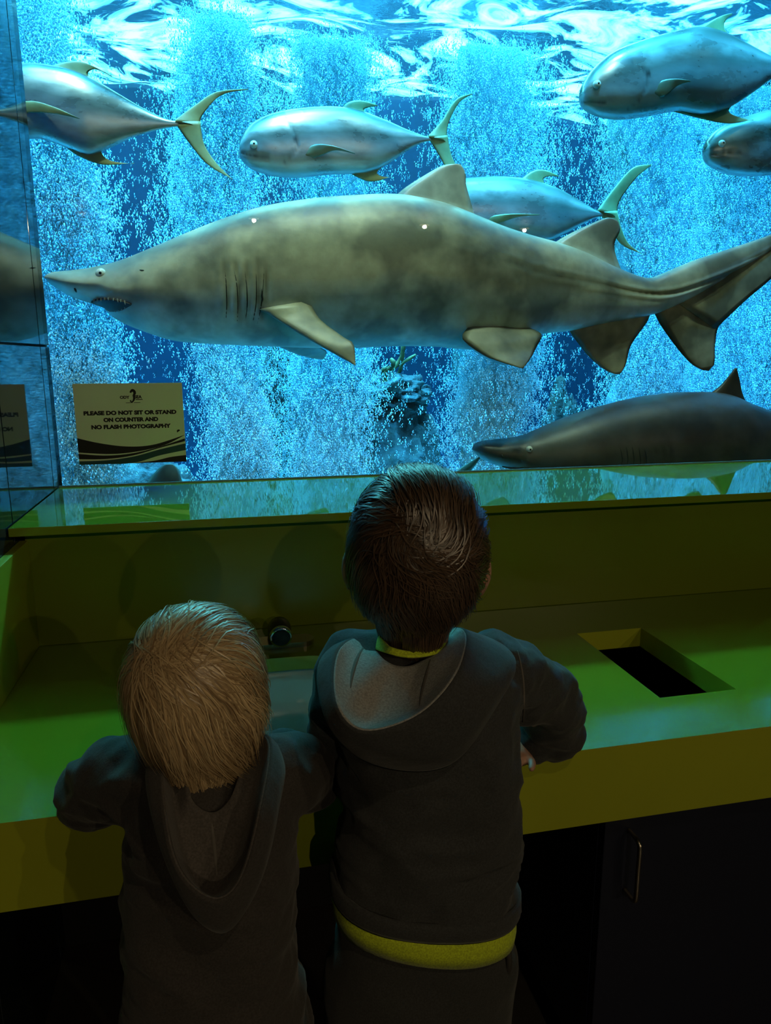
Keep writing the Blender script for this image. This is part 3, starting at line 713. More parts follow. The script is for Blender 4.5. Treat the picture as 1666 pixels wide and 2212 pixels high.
jack('silver jack swimming left in the top right corner', 1.10,
     [(1254, 203), (1258, 185), (1278, 152), (1320, 115), (1380, 90), (1450, 70), (1510, 59), (1560, 70), (1610, 93), (1666, 122), (1705, 138), (1730, 142)],
     [(1254, 212), (1260, 232), (1290, 250), (1340, 258), (1400, 251), (1460, 241), (1520, 248), (1570, 235), (1620, 205), (1666, 172), (1705, 152), (1730, 150)],
     (1290, 182, .018), ([(1500, 66), (1538, 44), (1562, 33), (1582, 28)], [(1590, 90), (1566, 62), (1568, 44), (1582, 32)]),
     ([(1450, 240), (1520, 258), (1575, 267), (1628, 258)], [(1605, 212), (1575, 236), (1588, 250), (1628, 260)]),
     [([(1712, 144), (1745, 105), (1775, 70), (1820, 50)], [(1755, 155), (1762, 115), (1790, 75), (1820, 54)]), ([(1715, 147), (1740, 190), (1760, 215), (1790, 240)], [(1757, 140), (1770, 180), (1785, 215), (1795, 240)])],
     ([(1395, 193), (1430, 174), (1460, 170), (1492, 174)], [(1422, 212), (1440, 206), (1465, 185), (1492, 177)], 1),
     spot=(1381, 174), mouthp=[(1256, 222), (1275, 228), (1295, 230)], gill=[(1345, 145), (1372, 165), (1378, 195), (1365, 225), (1345, 242)])
jack('silver jack with only its head in view at the right edge', 1.25,
     [(1523, 322), (1527, 305), (1550, 280), (1600, 256), (1666, 236), (1740, 226), (1820, 240), (1900, 268), (1950, 288), (1975, 291)],
     [(1523, 332), (1530, 354), (1570, 375), (1620, 381), (1700, 376), (1780, 368), (1850, 340), (1910, 312), (1950, 302), (1975, 299)],
     (1560, 310, .017), ([(1760, 236), (1780, 212), (1810, 205), (1850, 215)], [(1830, 250), (1815, 232), (1825, 222), (1850, 218)]),
     ([(1770, 365), (1810, 388), (1840, 390), (1880, 382)], [(1870, 335), (1845, 362), (1850, 375), (1880, 384)]),
     [([(1955, 292), (1990, 250), (2020, 210), (2060, 195)], [(2000, 302), (2005, 262), (2030, 220), (2060, 198)]), ([(1958, 295), (1985, 335), (2005, 360), (2030, 385)], [(2000, 288), (2012, 325), (2025, 360), (2034, 385)])],
     ([(1660, 325), (1695, 308), (1735, 310), (1780, 326)], [(1680, 340), (1705, 333), (1740, 320), (1780, 328)], 1),
     spot=(1650, 300), mouthp=[(1526, 338), (1550, 337), (1575, 336), (1590, 341)], gill=[(1615, 275), (1638, 290), (1642, 320), (1630, 350)])
jack('silver jack partly hidden behind the back fin of the big shark', 1.42,
     [(850, 446), (858, 425), (880, 405), (930, 392), (1000, 385), (1080, 381), (1140, 387), (1200, 405), (1250, 432), (1288, 454), (1312, 459)],
     [(850, 455), (862, 475), (890, 495), (950, 510), (1050, 518), (1120, 520), (1180, 522), (1225, 503), (1262, 483), (1290, 470), (1312, 466)],
     (885, 440,  .016), ([(1118, 394), (1148, 371), (1176, 367), (1208, 380)], [(1182, 408), (1174, 388), (1186, 381), (1208, 382)]),
     ([(1120, 512), (1165, 538), (1195, 540), (1230, 532)], [(1222, 498), (1195, 520), (1200, 530), (1230, 534)]),
     [([(1288, 457), (1330, 402), (1368, 362), (1408, 355)], [(1334, 472), (1338, 436), (1374, 385), (1408, 357)]), ([(1292, 460), (1318, 490), (1342, 528), (1386, 548)], [(1334, 455), (1342, 490), (1358, 525), (1388, 549)])],
     ([(1020, 476), (1070, 465), (1110, 462), (1166, 463)], [(1045, 496), (1080, 482), (1120, 469), (1166, 465)]))

# ------------------------------------------------------------------ water surface
def water():
    nx, ny = 230, 70; X = np.linspace(-3.19, 6.49, nx); Yv = np.linspace(.07, 3.14, ny)
    gx, gy = np.meshgrid(X, Yv, indexing='ij'); z = np.zeros_like(gx)
    for k in range(14):
        a = rng.uniform(0, 2*math.pi); f = rng.uniform(3, 14); z += .05/f*1.9*np.sin(f*(gx*math.cos(a)+gy*math.sin(a))+rng.uniform(0, 6))
    vs_ = np.stack([gx, gy, z+WATER_Z], -1).reshape(-1, 3)
    o = link('water_surface', pyd('water_surface', vs_, grid_faces(nx, ny)), M_water, None, True)
    tag(o, 'rippled foamy water surface seen from below at the top', 'water', kind='stuff')
water()

# ------------------------------------------------------------------ bubble curtains
def cluster_me():
    bm = bmesh.new()
    for k in range(9):
        d = V((random.gauss(0, 1), random.gauss(0, 1), random.gauss(0, 1.5)))*.8; r = random.uniform(.14, .42)
        m = Matrix.Translation(d) @ Matrix.Rotation(random.uniform(-.7, .7), 4, 'Y') @ Matrix.Diagonal((r, r, r*random.uniform(1, 2.3), 1))
        bmesh.ops.create_icosphere(bm, subdivisions=1, radius=1, matrix=m)
    me = bpy.data.meshes.new('bubble_cluster'); bm.to_mesh(me); bm.free(); me.materials.append(M_bubble)
    for p in me.polygons: p.use_smooth = True
    return me
def bubble_nodes():
    g = bpy.data.node_groups.new('bubbles', 'GeometryNodeTree')
    g.interface.new_socket('Geometry', in_out='INPUT', socket_type='NodeSocketGeometry'); g.interface.new_socket('Geometry', in_out='OUTPUT', socket_type='NodeSocketGeometry')
    n = g.nodes; i = n.new('NodeGroupInput'); o = n.new('NodeGroupOutput')
    L = g.links.new; jn = n.new('GeometryNodeJoinGeometry')
    for k in range(9):                   # one clump of small bubbles built from spheres
        ic = n.new('GeometryNodeMeshIcoSphere'); ic.inputs['Subdivisions'].default_value = 1; ic.inputs['Radius'].default_value = 1
        tf = n.new('GeometryNodeTransform'); r = random.uniform(.14, .42)
        tf.inputs['Translation'].default_value = [random.gauss(0, 1)*.8, random.gauss(0, 1)*.8, random.gauss(0, 1.4)*.9]
        tf.inputs['Rotation'].default_value = [0, random.uniform(-.7, .7), random.uniform(0, 6)]; tf.inputs['Scale'].default_value = [r, r, r*random.uniform(1, 2.3)]
        L(ic.outputs[0], tf.inputs[0]); L(tf.outputs[0], jn.inputs[0])
    sm = n.new('GeometryNodeSetShadeSmooth'); ip = n.new('GeometryNodeInstanceOnPoints'); na = n.new('GeometryNodeInputNamedAttribute'); na.data_type = 'FLOAT_VECTOR'; na.inputs[0].default_value = 'size'
    nr = n.new('GeometryNodeInputNamedAttribute'); nr.data_type = 'FLOAT_VECTOR'; nr.inputs[0].default_value = 'turn'
    st = n.new('GeometryNodeSetMaterial'); st.inputs['Material'].default_value = M_bubble
    L(i.outputs[0], ip.inputs['Points']); L(jn.outputs[0], sm.inputs[0]); L(sm.outputs[0], st.inputs[0]); L(st.outputs[0], ip.inputs['Instance']); L(na.outputs[0], ip.inputs['Scale']); L(nr.outputs[0], ip.inputs['Rotation']); L(ip.outputs[0], o.inputs[0])
    return g
BN = bubble_nodes()
def curtain(label, px, Y, wpx, count, r0, r1, depth=.18, z0=.3, z1=WATER_Z-.09, meander=.04, gaps=.45, core=0):
    """one rising plume: px = photo column at mid height; r = size of a clump of bubbles"""
    c = at(px, 600, Y); wx = (at(px+wpx/2, 600, Y)-at(px-wpx/2, 600, Y)).length/2
    n = int(count*2.2); z = rng.uniform(z0, z1, n); ph = rng.uniform(0, 6, 4)
    d = .5+.5*np.sin(z*5.1+ph[0]+1.3*np.sin(z*2.3+ph[1])); keep = rng.uniform(0, 1, n) < (1-gaps)+gaps*d
    z = z[keep][:count]; n = len(z)
    u = np.clip(rng.normal(0, .56, n), -1.8, 1.8)
    mix = rng.uniform(0, 1, n) < .35; u[mix] = rng.uniform(-.9, .9, mix.sum())
    x = c.x+u*wx*(1+.15*np.sin(z*3+ph[2]))+meander*np.sin(z*2.4+ph[3])+rng.normal(0, .012, n)
    y = Y+rng.normal(0, depth*.5, n)
    r = r0+(r1-r0)*rng.beta(1.3, 3.0, n)
    me = bpy.data.meshes.new('bubble_curtain'); me.vertices.add(n); me.vertices.foreach_set('co', np.stack([x, y, z], 1).astype('f').ravel())
    at_ = me.attributes.new('size', 'FLOAT_VECTOR', 'POINT'); at_.data.foreach_set('vector', np.stack([r, r, r*rng.uniform(1, 1.5, n)], 1).astype('f').ravel())
    tn = me.attributes.new('turn', 'FLOAT_VECTOR', 'POINT'); tn.data.foreach_set('vector', np.stack([rng.choice([0, math.pi], n), 0*r, rng.uniform(0, 6.3, n)], 1).astype('f').ravel()); me.update()
    o = link('bubble_curtain', me); m = o.modifiers.new('bubbles', 'NODES'); m.node_group = BN
    tag(o, label, 'bubbles', 'rising bubble curtains', 'stuff')
    if core:                             # milky mist of the finest bubbles inside the plume
        nz_, na_ = 150, 44; vs_ = []
        for zz in np.linspace(z0, z1, nz_):
            xc = c.x+meander*math.sin(zz*2.4+ph[3])
            for k in range(na_):
                an = 2*math.pi*k/na_; q = V((math.cos(an)*1.6+ph[0]*7, math.sin(an)*1.6, zz*1.7)); m_ = 1+.55*mnoise.noise(q)+.35*mnoise.noise(q*2.7)+.2*mnoise.noise(q*6.3)
                vs_.append((xc+math.cos(an)*wx*core*.78*m_, Y+.03+math.sin(an)*depth*.32*m_, zz))
        cm = link('bubble_mist', pyd('bubble_mist', vs_, grid_faces(nz_, na_, True)+[tuple(range(na_-1, -1, -1)), tuple(range((nz_-1)*na_, nz_*na_))]), M_mist, None, True); cm.parent = o; cm['kind'] = 'stuff'
    return o
curtain('sparkling bubble curtain rising beside the left wall', 140, 1.55, 190, 19000, 0.0043, 0.0139)
curtain('bubble curtain behind the tail of the leftmost jack', 0, 2.1, 240, 15200, 0.0037, 0.0125)
curtain('bubble curtain rising right of the notice sign', 488, 1.8, 175, 22800, 0.0037, 0.0112, core=.6)
curtain('bubble curtain behind the middle jack and shark gills', 722, 1.95, 175, 24700, 0.0037, 0.0112, core=.8)
curtain('bubble curtain behind the back fin of the big shark', 1072, 1.85, 205, 24700, 0.0037, 0.0112, core=.75)
curtain('bubble curtain behind the jack hidden by the shark fin', 1405, 1.9, 190, 26600, 0.0036, 0.0112, gaps=.2, core=1.0)
curtain('milky bubble curtain at the right edge', 1600, 2.05, 230, 28500, 0.0036, 0.0112, gaps=.15, core=1.0)
curtain('thin bubble curtain behind the dark rock', 620, 2.6, 130, 3420, 0.0037, 0.0092, gaps=.8)
curtain('faint bubble veil along the tank back wall', 900, 2.85, 1900, 4750, 0.0037, 0.0092, depth=.25)
curtain('bubble plume beyond the right edge', 1830, 1.9, 240, 15200, 0.0037, 0.0119, core=.9)

# single string of bubbles under the anal fin
for k in range(8):
    p = at(1292-1.2*k, 789+13*k, 1.0)
    o = link('bubble', sphere_me('bubble', p, .0042, 10, 8), M_bubble)
    tag(o, ['topmost small bubble', 'second bubble from the top', 'third bubble from the top', 'fourth bubble from the top', 'fifth bubble from the top', 'sixth bubble from the top', 'seventh bubble from the top', 'lowest small bubble'][k]+' of the bright string below the big shark', 'bubble', 'string of small bubbles')

# ------------------------------------------------------------------ reef rocks
def rock_me(name, c, r, seed, rough=.35, sub=5, f=2.2):
    bm = bmesh.new(); bmesh.ops.create_icosphere(bm, subdivisions=sub, radius=1)
    for v in bm.verts:
        d = v.co.normalized(); q = d*f+V((seed*3.1, seed, -seed))
        k = 1+rough*(mnoise.noise(q)+.5*mnoise.noise(q*2.3)+.25*mnoise.noise(q*5.1)+.15*mnoise.noise(q*11))
        v.co = V((c[0]+d.x*r[0]*k, c[1]+d.y*r[1]*k, c[2]+d.z*r[2]*k))
    me = bpy.data.meshes.new(name); bm.to_mesh(me); bm.free()
    for p in me.polygons: p.use_smooth = True
    return me
pc = at(860, 960, 2.45)
rk = empty('reef_rock', (pc.x, 2.45, .25), 'encrusted reef rock pillar with branching coral behind the taller boy', 'rock')
put(link('rock_body', rock_me('rock_body', (pc.x, 2.5, .62), (.25, .2, .62), 3, .3), M_rock), rk)
put(link('rock_cap', rock_me('rock_cap', (pc.x-.02, 2.48, at(860, 855, 2.45).z), (.22, .18, .13), 8, .5), M_rock), rk)
def coral(p0, dirs, parent):
    for (dx, dz, ln, r) in dirs:
        P = [V(p0)+V((dx*t*ln+.018*math.sin(t*9+dx*7), .03*math.sin(t*5), dz*t*ln)) for t in np.linspace(0, 1, 9)]
        b_ = put(link('coral_branch', tube_me('coral_branch', P, [r*(1.15-.5*t)*(1+.25*math.sin(t*30)) for t in np.linspace(0, 1, 9)], 8), M_coral, None, True), parent)
cb = at(838, 830, 2.4)
coral(cb, [(.42, .9, .30, .018), (.12, .98, .16, .02), (-.25, .9, .12, .017), (.65, .75, .24, .013)], rk)
pc2 = at(608, 900, 2.8)
o = link('reef_rock', rock_me('reef_rock', (pc2.x, 2.85, .75), (.15, .14, .95), 11, .35), M_rock)
tag(o, 'narrow dark rock column behind the shark belly', 'rock')
pc3 = at(1215, 560, 2.5)
o = link('reef_rock', rock_me('reef_rock', (at(1215, 1000, 2.8).x, 2.85, .55), (.16, .16, .62), 17, .35), M_rock)
tag(o, 'dark rock column left of the gliding grey shark', 'rock')
o = link('reef_rock', rock_me('reef_rock', (at(300, 1040, 2.3).x, 2.3, .55), (.30, .2, .33), 23, .35), M_rock)
tag(o, 'low dark rock below the notice sign', 'rock')

# ------------------------------------------------------------------ the two boys
def merge(mes):
    bm = bmesh.new()
    for m in mes: bm.from_mesh(m)
    me = bpy.data.meshes.new('merge'); bm.to_mesh(me); bm.free(); return me
def union(name, mes, voxel, smooth=6, wrinkle=None):
    """fuse overlapping closed shapes into one continuous skin"""
    t = bpy.data.objects.new('tmp', merge(mes)); COL.objects.link(t)
    r = t.modifiers.new('r', 'REMESH'); r.mode = 'VOXEL'; r.voxel_size = voxel; r.use_smooth_shade = True
    if smooth: q = t.modifiers.new('s', 'SMOOTH'); q.iterations = smooth; q.factor = .5
    bpy.context.view_layer.update()
    me = bpy.data.meshes.new_from_object(t.evaluated_get(bpy.context.evaluated_depsgraph_get())); bpy.data.objects.remove(t); me.name = name
    if wrinkle:
        nv = len(me.vertices); co = np.empty(nv*3, 'f'); me.vertices.foreach_get('co', co); co = co.reshape(-1, 3)
        no = np.array([v.normal[:] for v in me.vertices], 'f'); d = np.array([wrinkle(V(c)) for c in co], 'f')
        me.vertices.foreach_set('co', (co+no*d[:, None]).astype('f').ravel()); me.update()
    for p in me.polygons: p.use_smooth = True
    return me
def rings_me(name, rings, Yc, n=40, sq=2.4, caps=True):
    """stacked level rings: (py, left px, right px, half depth[, dY])"""
    vs_ = []
    for rg in rings:
        py, l, r, dp = rg[:4]; y = Yc+(rg[4] if len(rg) > 4 else 0); pl, pr = py if hasattr(py, '__len__') else (py, py); a, b = at(l, pl, y), at(r, pr, y); c = (a+b)/2; hw = (b-a).length/2
        for k in range(n):
            an = 2*math.pi*k/n; ca, sa = math.cos(an), math.sin(an); e = 2/sq
            vs_.append((c.x+hw*math.copysign(abs(ca)**e, ca), y+dp*math.copysign(abs(sa)**e, sa), c.z+(b.z-a.z)/2*math.copysign(abs(ca)**e, ca)))
    m = len(rings); fs = grid_faces(m, n, True)+([tuple(range(n-1, -1, -1)), tuple(range((m-1)*n, m*n))] if caps else [])
    me = pyd(name, vs_, fs); bm = bmesh.new(); bm.from_mesh(me); bmesh.ops.recalc_face_normals(bm, faces=bm.faces[:]); bm.to_mesh(me); bm.free(); return me
def limb(pts, radii, n=18):
    P = [V(p) for p in pts]; R = list(radii)
    d0, d1 = (P[0]-P[1]).normalized(), (P[-1]-P[-2]).normalized()
    Q = arc([list(p)+[r] for p, r in zip(P, R)], 24)
    pts2 = [P[0]+d0*R[0]*.9, P[0]+d0*R[0]*.6]+[V(q[:3]) for q in Q]+[P[-1]+d1*R[-1]*.6, P[-1]+d1*R[-1]*.9]
    rr = [R[0]*.35, R[0]*.78]+[q[3] for q in Q]+[R[-1]*.78, R[-1]*.35]
    me = tube_me('limb', pts2, rr, n); bm = bmesh.new(); bm.from_mesh(me); bmesh.ops.recalc_face_normals(bm, faces=bm.faces[:]); bm.to_mesh(me); bm.free(); return me
def loops_me(name, loops, Yc, n=72, sub=5):
    """surface through closed loops of (px, py, dY)"""
    Ls = [crv([tuple(at(p[0], p[1], Yc+p[2])) for p in lp], n, True) for lp in loops]
    A = np.array(Ls); rows = []
    for k in range(n): rows.append(crv(A[:, k, :], (len(loops)-1)*sub+1))
    A = np.array(rows).transpose(1, 0, 2); vs_ = A.reshape(-1, 3)
    return pyd(name, vs_, grid_faces(A.shape[0], n, True))
def cloth_obj(name, me, mat, root, thick=.004):
    o = put(link(name, me, mat, None, True), root)
    if thick: s_ = o.modifiers.new('cloth', 'SOLIDIFY'); s_.thickness = thick; s_.offset = 0
    return o
def hand_meshes(wrist, palm, fdir, side, curl=V((0, 0, -1))):
    """palm, four unequal fingers and a thumb; fdir = finger direction, side = thumb side"""
    fdir = fdir.normalized(); side = side.normalized(); out = [limb([wrist, palm], [.016, .020], 14), limb([palm-side*.012, palm+side*.012], [.017, .017], 12)]
    for k, ln in enumerate((.038, .044, .041, .031)):
        b = palm+side*(.017-.0115*k)+fdir*.014
        out.append(limb([b, b+fdir*ln*.45+curl*.002, b+fdir*ln*.75+curl*ln*.18, b+fdir*ln*.92+curl*ln*.42], [.0066, .0062, .0058, .005], 10))
    b = palm+side*.018-fdir*.008
    out.append(limb([b, b+side*.016+fdir*.012, b+side*.02+fdir*.03], [.0078, .0068, .0056], 10))
    return out
def head_meshes(C, R, yaw, pitch, roll):
    """skull, jaw, nose, lips, ears; R = half sizes; returns meshes and the head's rotation (face looks along +Y)"""
    M3 = Matrix.Rotation(-yaw, 3, 'Z') @ Matrix.Rotation(pitch, 3, 'X') @ Matrix.Rotation(roll, 3, 'Y')
    def g(x, y, z): return C+M3 @ V((x*R[0], y*R[1], z*R[2]))
    def ell(c, r):
        m = sphere_me('e', (0, 0, 0), 1, 28, 20)
        for v in m.vertices: v.co = C+M3 @ V((c[0]*R[0]+v.co.x*r[0]*R[0], c[1]*R[1]+v.co.y*r[1]*R[1], c[2]*R[2]+v.co.z*r[2]*R[2]))
        return m
    out = [ell((0, 0, 0), (1, 1, 1)), ell((0, .30, -.55), (.68, .58, .56)), ell((0, .86, -.40), (.14, .2, .1)), ell((0, .86, -.22), (.09, .12, .2)),
           ell((0, .78, -.70), (.24, .12, .05)), ell((0, .76, -.78), (.22, .12, .06)), ell((.42, .55, -.4), (.36, .34, .3)), ell((-.42, .55, -.4), (.36, .34, .3))]
    for s in (-1, 1):
        out += [ell((s*1.0, -.02, -.24), (.15, .15, .26)), ell((s*.98, .03, -.44), (.11, .10, .13))]
    return out, M3, g
def grow_hair(C, R, M3, whorl, guides, per, length, lift, grav, swirl, keep, spread, width, seed, steps=11, clump=.55, part_push=None, wob=.5):
    """locks that start on the scalp, flow away from the whorl over the skull and hang; one mesh of thin ribbons"""
    rg = np.random.default_rng(seed); vs_, fs, tone = [], [], []
    wv = V(whorl).normalized(); Mi = M3.transposed()
    made = 0; tries = 0
    while made < guides and tries < guides*20:
        tries += 1
        d = V(rg.normal(size=3)).normalized() if tries % 5 else (wv+V(rg.normal(size=3))*.22).normalized()
        if not keep(d): continue
        made += 1
        L = length(d)*rg.uniform(.8, 1.15); lf = lift*rg.uniform(.25, 1.3); off = rg.normal()*.10
        gp = []; p = C+M3 @ V((d.x*R[0], d.y*R[1], d.z*R[2])); step = L/steps
        for k in range(steps+1):
            gp.append(p.copy()); t = k/steps
            q = Mi @ (p-C); n_ = V((q.x/R[0], q.y/R[1], q.z/R[2])); rad = n_.length; n_ = n_.normalized()
            tv = (n_*n_.dot(wv)-wv); ang = math.acos(max(-1, min(1, n_.dot(wv))))
            tv = tv.normalized() if tv.length > 1e-4 else V((1, 0, 0))
            a = swirl*math.exp(-ang*.9)+off+wob*mnoise.noise(n_*3.1+V((seed, 0, 0)))
            tv = tv*math.cos(a)+n_.cross(tv)*math.sin(a)
            wd = (M3 @ V((tv.x*R[0], tv.y*R[1], tv.z*R[2]))).normalized()
            wd = (wd+V((0, 0, -grav*(.3+t)))).normalized()
            if part_push: wd = (wd+part_push(n_, t)).normalized()
            p = p+wd*step
            q = Mi @ (p-C); n_ = V((q.x/R[0], q.y/R[1], q.z/R[2])); need = 1+.012+lf*math.sin(min(1, t*1.15)*math.pi*.55)
            if n_.length < need: n_ = n_.normalized()*need; p = C+M3 @ V((n_.x*R[0], n_.y*R[1], n_.z*R[2]))
        tb = rg.uniform(.2, 1.0)
        for c in range(per):
            o3 = V(rg.normal(size=3))*spread; b0 = len(vs_); tn = min(1, max(0, tb+rg.normal()*.16)); e_ = rg.uniform(.82, 1.06)
            for k in range(steps+1):
                t = k/steps; kk = k*e_; i0 = min(steps-1, int(kk)); fr = min(1, kk-i0); c_ = gp[i0].lerp(gp[i0+1], fr)
                nrm = (c_-C).normalized(); c_ = c_+(o3-nrm*(o3.dot(nrm)*.85))*(1-clump*t); tg = (gp[min(i0+1, steps)]-gp[max(i0-1, 0)]).normalized(); sd = tg.cross(nrm)
                sd = sd.normalized() if sd.length > 1e-5 else V((1, 0, 0)); h_ = width*(1-.8*t**2)*.5
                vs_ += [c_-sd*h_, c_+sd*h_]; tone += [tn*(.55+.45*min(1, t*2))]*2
            for k in range(steps): a = b0+2*k; fs.append((a, a+1, a+3, a+2))
    # scalp cap below the locks
    nu, nv = 28, 20; b0 = len(vs_)
    cap = sphere_me('cap', (0, 0, 0), 1.0, 40, 28); idx = {}
    for f in cap.polygons:
        if all(keep(cap.vertices[i].co.normalized()) for i in f.vertices):
            ids = []
            for i in f.vertices:
                if i not in idx:
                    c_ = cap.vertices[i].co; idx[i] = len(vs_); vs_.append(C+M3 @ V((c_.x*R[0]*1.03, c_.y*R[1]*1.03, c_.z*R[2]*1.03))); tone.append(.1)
                ids.append(idx[i])
            fs.append(tuple(ids))
    me = pyd('hair', vs_, fs); a = me.attributes.new('tone', 'FLOAT', 'POINT'); a.data.foreach_set('value', np.array(tone, 'f'))
    for p_ in me.polygons: p_.use_smooth = True
    return me
def wr(scale, amp, seed, squash=1.0):
    def f(c):
        q = V((c.x*scale, c.y*scale, c.z*scale*squash))+V((seed, 0, 0))
        r_ = 1-abs(mnoise.noise(q+V((0, 0, 1.3))*mnoise.noise(q*.6)))*2
        return amp*(r_-.55)+amp*.5*mnoise.noise(q*2.1)
    return f

def taller_boy():
    Yc = -1.255
    root = empty('person', (at(900, 1700, Yc).x, Yc, 0), 'taller brown-haired boy in charcoal hoodie seen from behind at the counter', 'person')
    C = at(902, 1188, -1.275); px = (at(1000, 1188, -1.275)-at(900, 1188, -1.275)).length/100
    R = (135*px, 150*px, 166*px)
    hm, M3, g = head_meshes(C, R, .20, -.12, .05)
    neck = at(895, 1420, Yc+.01)
    shR, shL = at(1085, 1450, Yc+.02), at(745, 1455, Yc+.02)
    elR = atz(1200, 1574, .845); haR = atz(1138, 1617, .822)+V((0, -.004, 0)); elL = at(768, 1600, -1.14); haL = elL+V((.10, .13, -.02))
    elL.z = .845; haL.z = .825
    hipz = at(905, 2010, Yc).z
    hipR, hipL = V((at(1000, 2000, Yc).x, Yc, hipz)), V((at(820, 2000, Yc).x, Yc, hipz))
    bx = at(905, 1700, Yc).x
    body = hm+[limb([C+V((0, -.005, -.05)), neck, neck+V((0, .0, -.05))], [.045, .042, .05])]
    body += [rings_me('t', [(1440, 830, 990, .05), (1500, 760, 1060, .07), (1700, 775, 1070, .07), (1900, 780, 1055, .06), (2010, 785, 1045, .055)], Yc)]
    body += [limb([shR, elR, haR+V((.012, .004, .004))], [.034, .026, .019]), limb([shL, elL, haL], [.034, .026, .019])]
    body += hand_meshes(haR+V((.004, .0, .0)), haR+V((-.028, -.006, .0)), V((-.6, -.75, -.05)), V((.55, -.6, .0)))
    body += hand_meshes(haL, haL+V((.03, .012, 0)), V((.9, .3, 0)), V((-.3, .9, 0)))
    body += [limb([hipR, V((hipR.x+.01, Yc+.03, .36)), V((hipR.x+.01, Yc, .06))], [.05, .04, .03]), limb([hipL, V((hipL.x-.01, Yc+.03, .36)), V((hipL.x-.01, Yc, .06))], [.05, .04, .03])]
    bm_ = union('body', body, .0042, 3)
    put(link('body', bm_, M_skin), root)
    for s in (-1, 1):
        e = put(link('eye', sphere_me('eye', g(s*.36, .80, -.10), .011), M_eyeball), root)
        i_ = link('iris', sphere_me('iris', g(s*.36, .90, -.10), .0055), M_iris); i_.parent = e
    def keep(d): return not (d.y > .38 and d.z < .42) and not (d.z < -.80) and not (abs(d.x) > .80 and d.z < -.02 and d.y > -.28)
    def ln(d): return .115 if d.z > -.1 else .06
    hair = grow_hair(C, R, M3, (-.03, -.93, .28), 900, 22, ln, .050, .15, .9, keep, .0085, .0014, 5, 14, .15, None, 1.0)
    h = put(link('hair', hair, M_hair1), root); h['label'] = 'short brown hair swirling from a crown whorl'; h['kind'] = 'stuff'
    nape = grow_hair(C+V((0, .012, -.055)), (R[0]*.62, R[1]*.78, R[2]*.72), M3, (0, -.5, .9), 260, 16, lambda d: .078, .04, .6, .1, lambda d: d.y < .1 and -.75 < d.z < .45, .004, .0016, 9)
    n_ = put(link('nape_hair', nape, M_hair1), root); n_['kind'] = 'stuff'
    tor = rings_me('t', [(1385, 835, 980, .05), (1405, 765, 1060, .068), (1440, 728, 1098, .085), (1500, 722, 1112, .098), (1580, 726, 1114, .102), (1660, 736, 1115, .102), (1750, 738, 1114, .100), (1850, 733, 1108, .092), (1900, 726, 1104, .089), ((1925, 1938), 724, 1100, .086)], Yc)
    sR = limb([shR+V((-.02, 0, .0)), shR.lerp(elR, .55)+V((.012, .0, .016)), elR, elR.lerp(haR, .5), haR+V((.014, 0, .006))], [.058, .052, .047, .044, .033])
    sL = limb([shL+V((.02, 0, 0)), shL.lerp(elL, .55)+V((-.006, 0, .0)), elL, haL], [.058, .05, .045, .032])
    f1, f2 = wr(9, .009, 3.3, 1.6), wr(22, .0022, 8.1, 1.5)
    hd_ = put(link('hoodie', union('hoodie', [tor, sR, sL], .0055, 8, lambda c: f1(c)+f2(c)), M_hoodie1), root)
    hem = rings_me('hem_band', [((1884, 1892), 722, 1107, .092), ((1892, 1902), 718, 1109, .096), ((1915, 1928), 717, 1108, .093), ((1929, 1942), 720, 1104, .087)], Yc, 64, caps=False)
    hb = link('hem_band', hem, M_hoodie1, None, True); hb.parent = hd_; hb.matrix_parent_inverse = hd_.matrix_world.inverted(); hb.modifiers.new('c', 'SOLIDIFY').thickness = .006
    sh_ = rings_me('shirt_hem', [((1900, 1910), 728, 1096, .083), ((1950, 1968), 726, 1097, .087), ((1975, 1990), 730, 1093, .085)], Yc, 64, caps=False)
    for v in sh_.vertices:
        v.co.y += .004*mnoise.noise(v.co*14); v.co.z += .006*mnoise.noise(V((v.co.x*9, 3, 1)))
    s = cloth_obj('shirt_hem', sh_, M_shirt, root, .003); s['label'] = 'neon yellow-green shirt showing below the hoodie'
    col = loops_me('shirt_collar', [[(822, 1366, 0), (842, 1396, -.05), (890, 1408, -.060), (943, 1398, -.05), (964, 1366, 0), (940, 1360, .05), (890, 1358, .06), (840, 1362, .05)],
                                    [(812, 1400, 0), (838, 1412, -.055), (890, 1420, -.068), (948, 1412, -.055), (976, 1395, 0), (942, 1385, .055), (890, 1385, .065), (838, 1390, .055)]], Yc)
    c_ = cloth_obj('shirt_collar', col, M_shirt, root, .003); c_['label'] = 'neon yellow-green shirt collar at the neck'
    L0 = [(708, 1450, .0), (735, 1590, -.085), (830, 1655, -.105), (968, 1650, -.112), (1060, 1540, -.100), (1100, 1440, -.02), (1015, 1385, .06), (900, 1375, .085), (780, 1390, .06)]
    L1 = [(694, 1430, -.03), (712, 1560, -.118), (800, 1618, -.140), (958, 1622, -.146), (1060, 1510, -.135), (1103, 1415, -.05), (1016, 1368, .07), (900, 1362, .095), (775, 1375, .07)]
    L2 = [(732, 1405, -.045), (726, 1515, -.130), (785, 1578, -.156), (905, 1543, -.158), (988, 1452, -.135), (1006, 1368, -.035), (960, 1358, .05), (880, 1358, .07), (795, 1372, .04)]
    L3 = [(752, 1405, -.03), (745, 1495, -.105), (800, 1560, -.13), (895, 1528, -.128), (970, 1440, -.105), (990, 1372, -.02), (950, 1362, .05), (882, 1362, .062), (805, 1375, .035)]
    L4 = [(785, 1402, -.01), (790, 1455, -.075), (830, 1490, -.092), (890, 1478, -.092), (940, 1428, -.078), (968, 1380, -.005), (942, 1368, .045), (884, 1366, .055), (825, 1378, .03)]
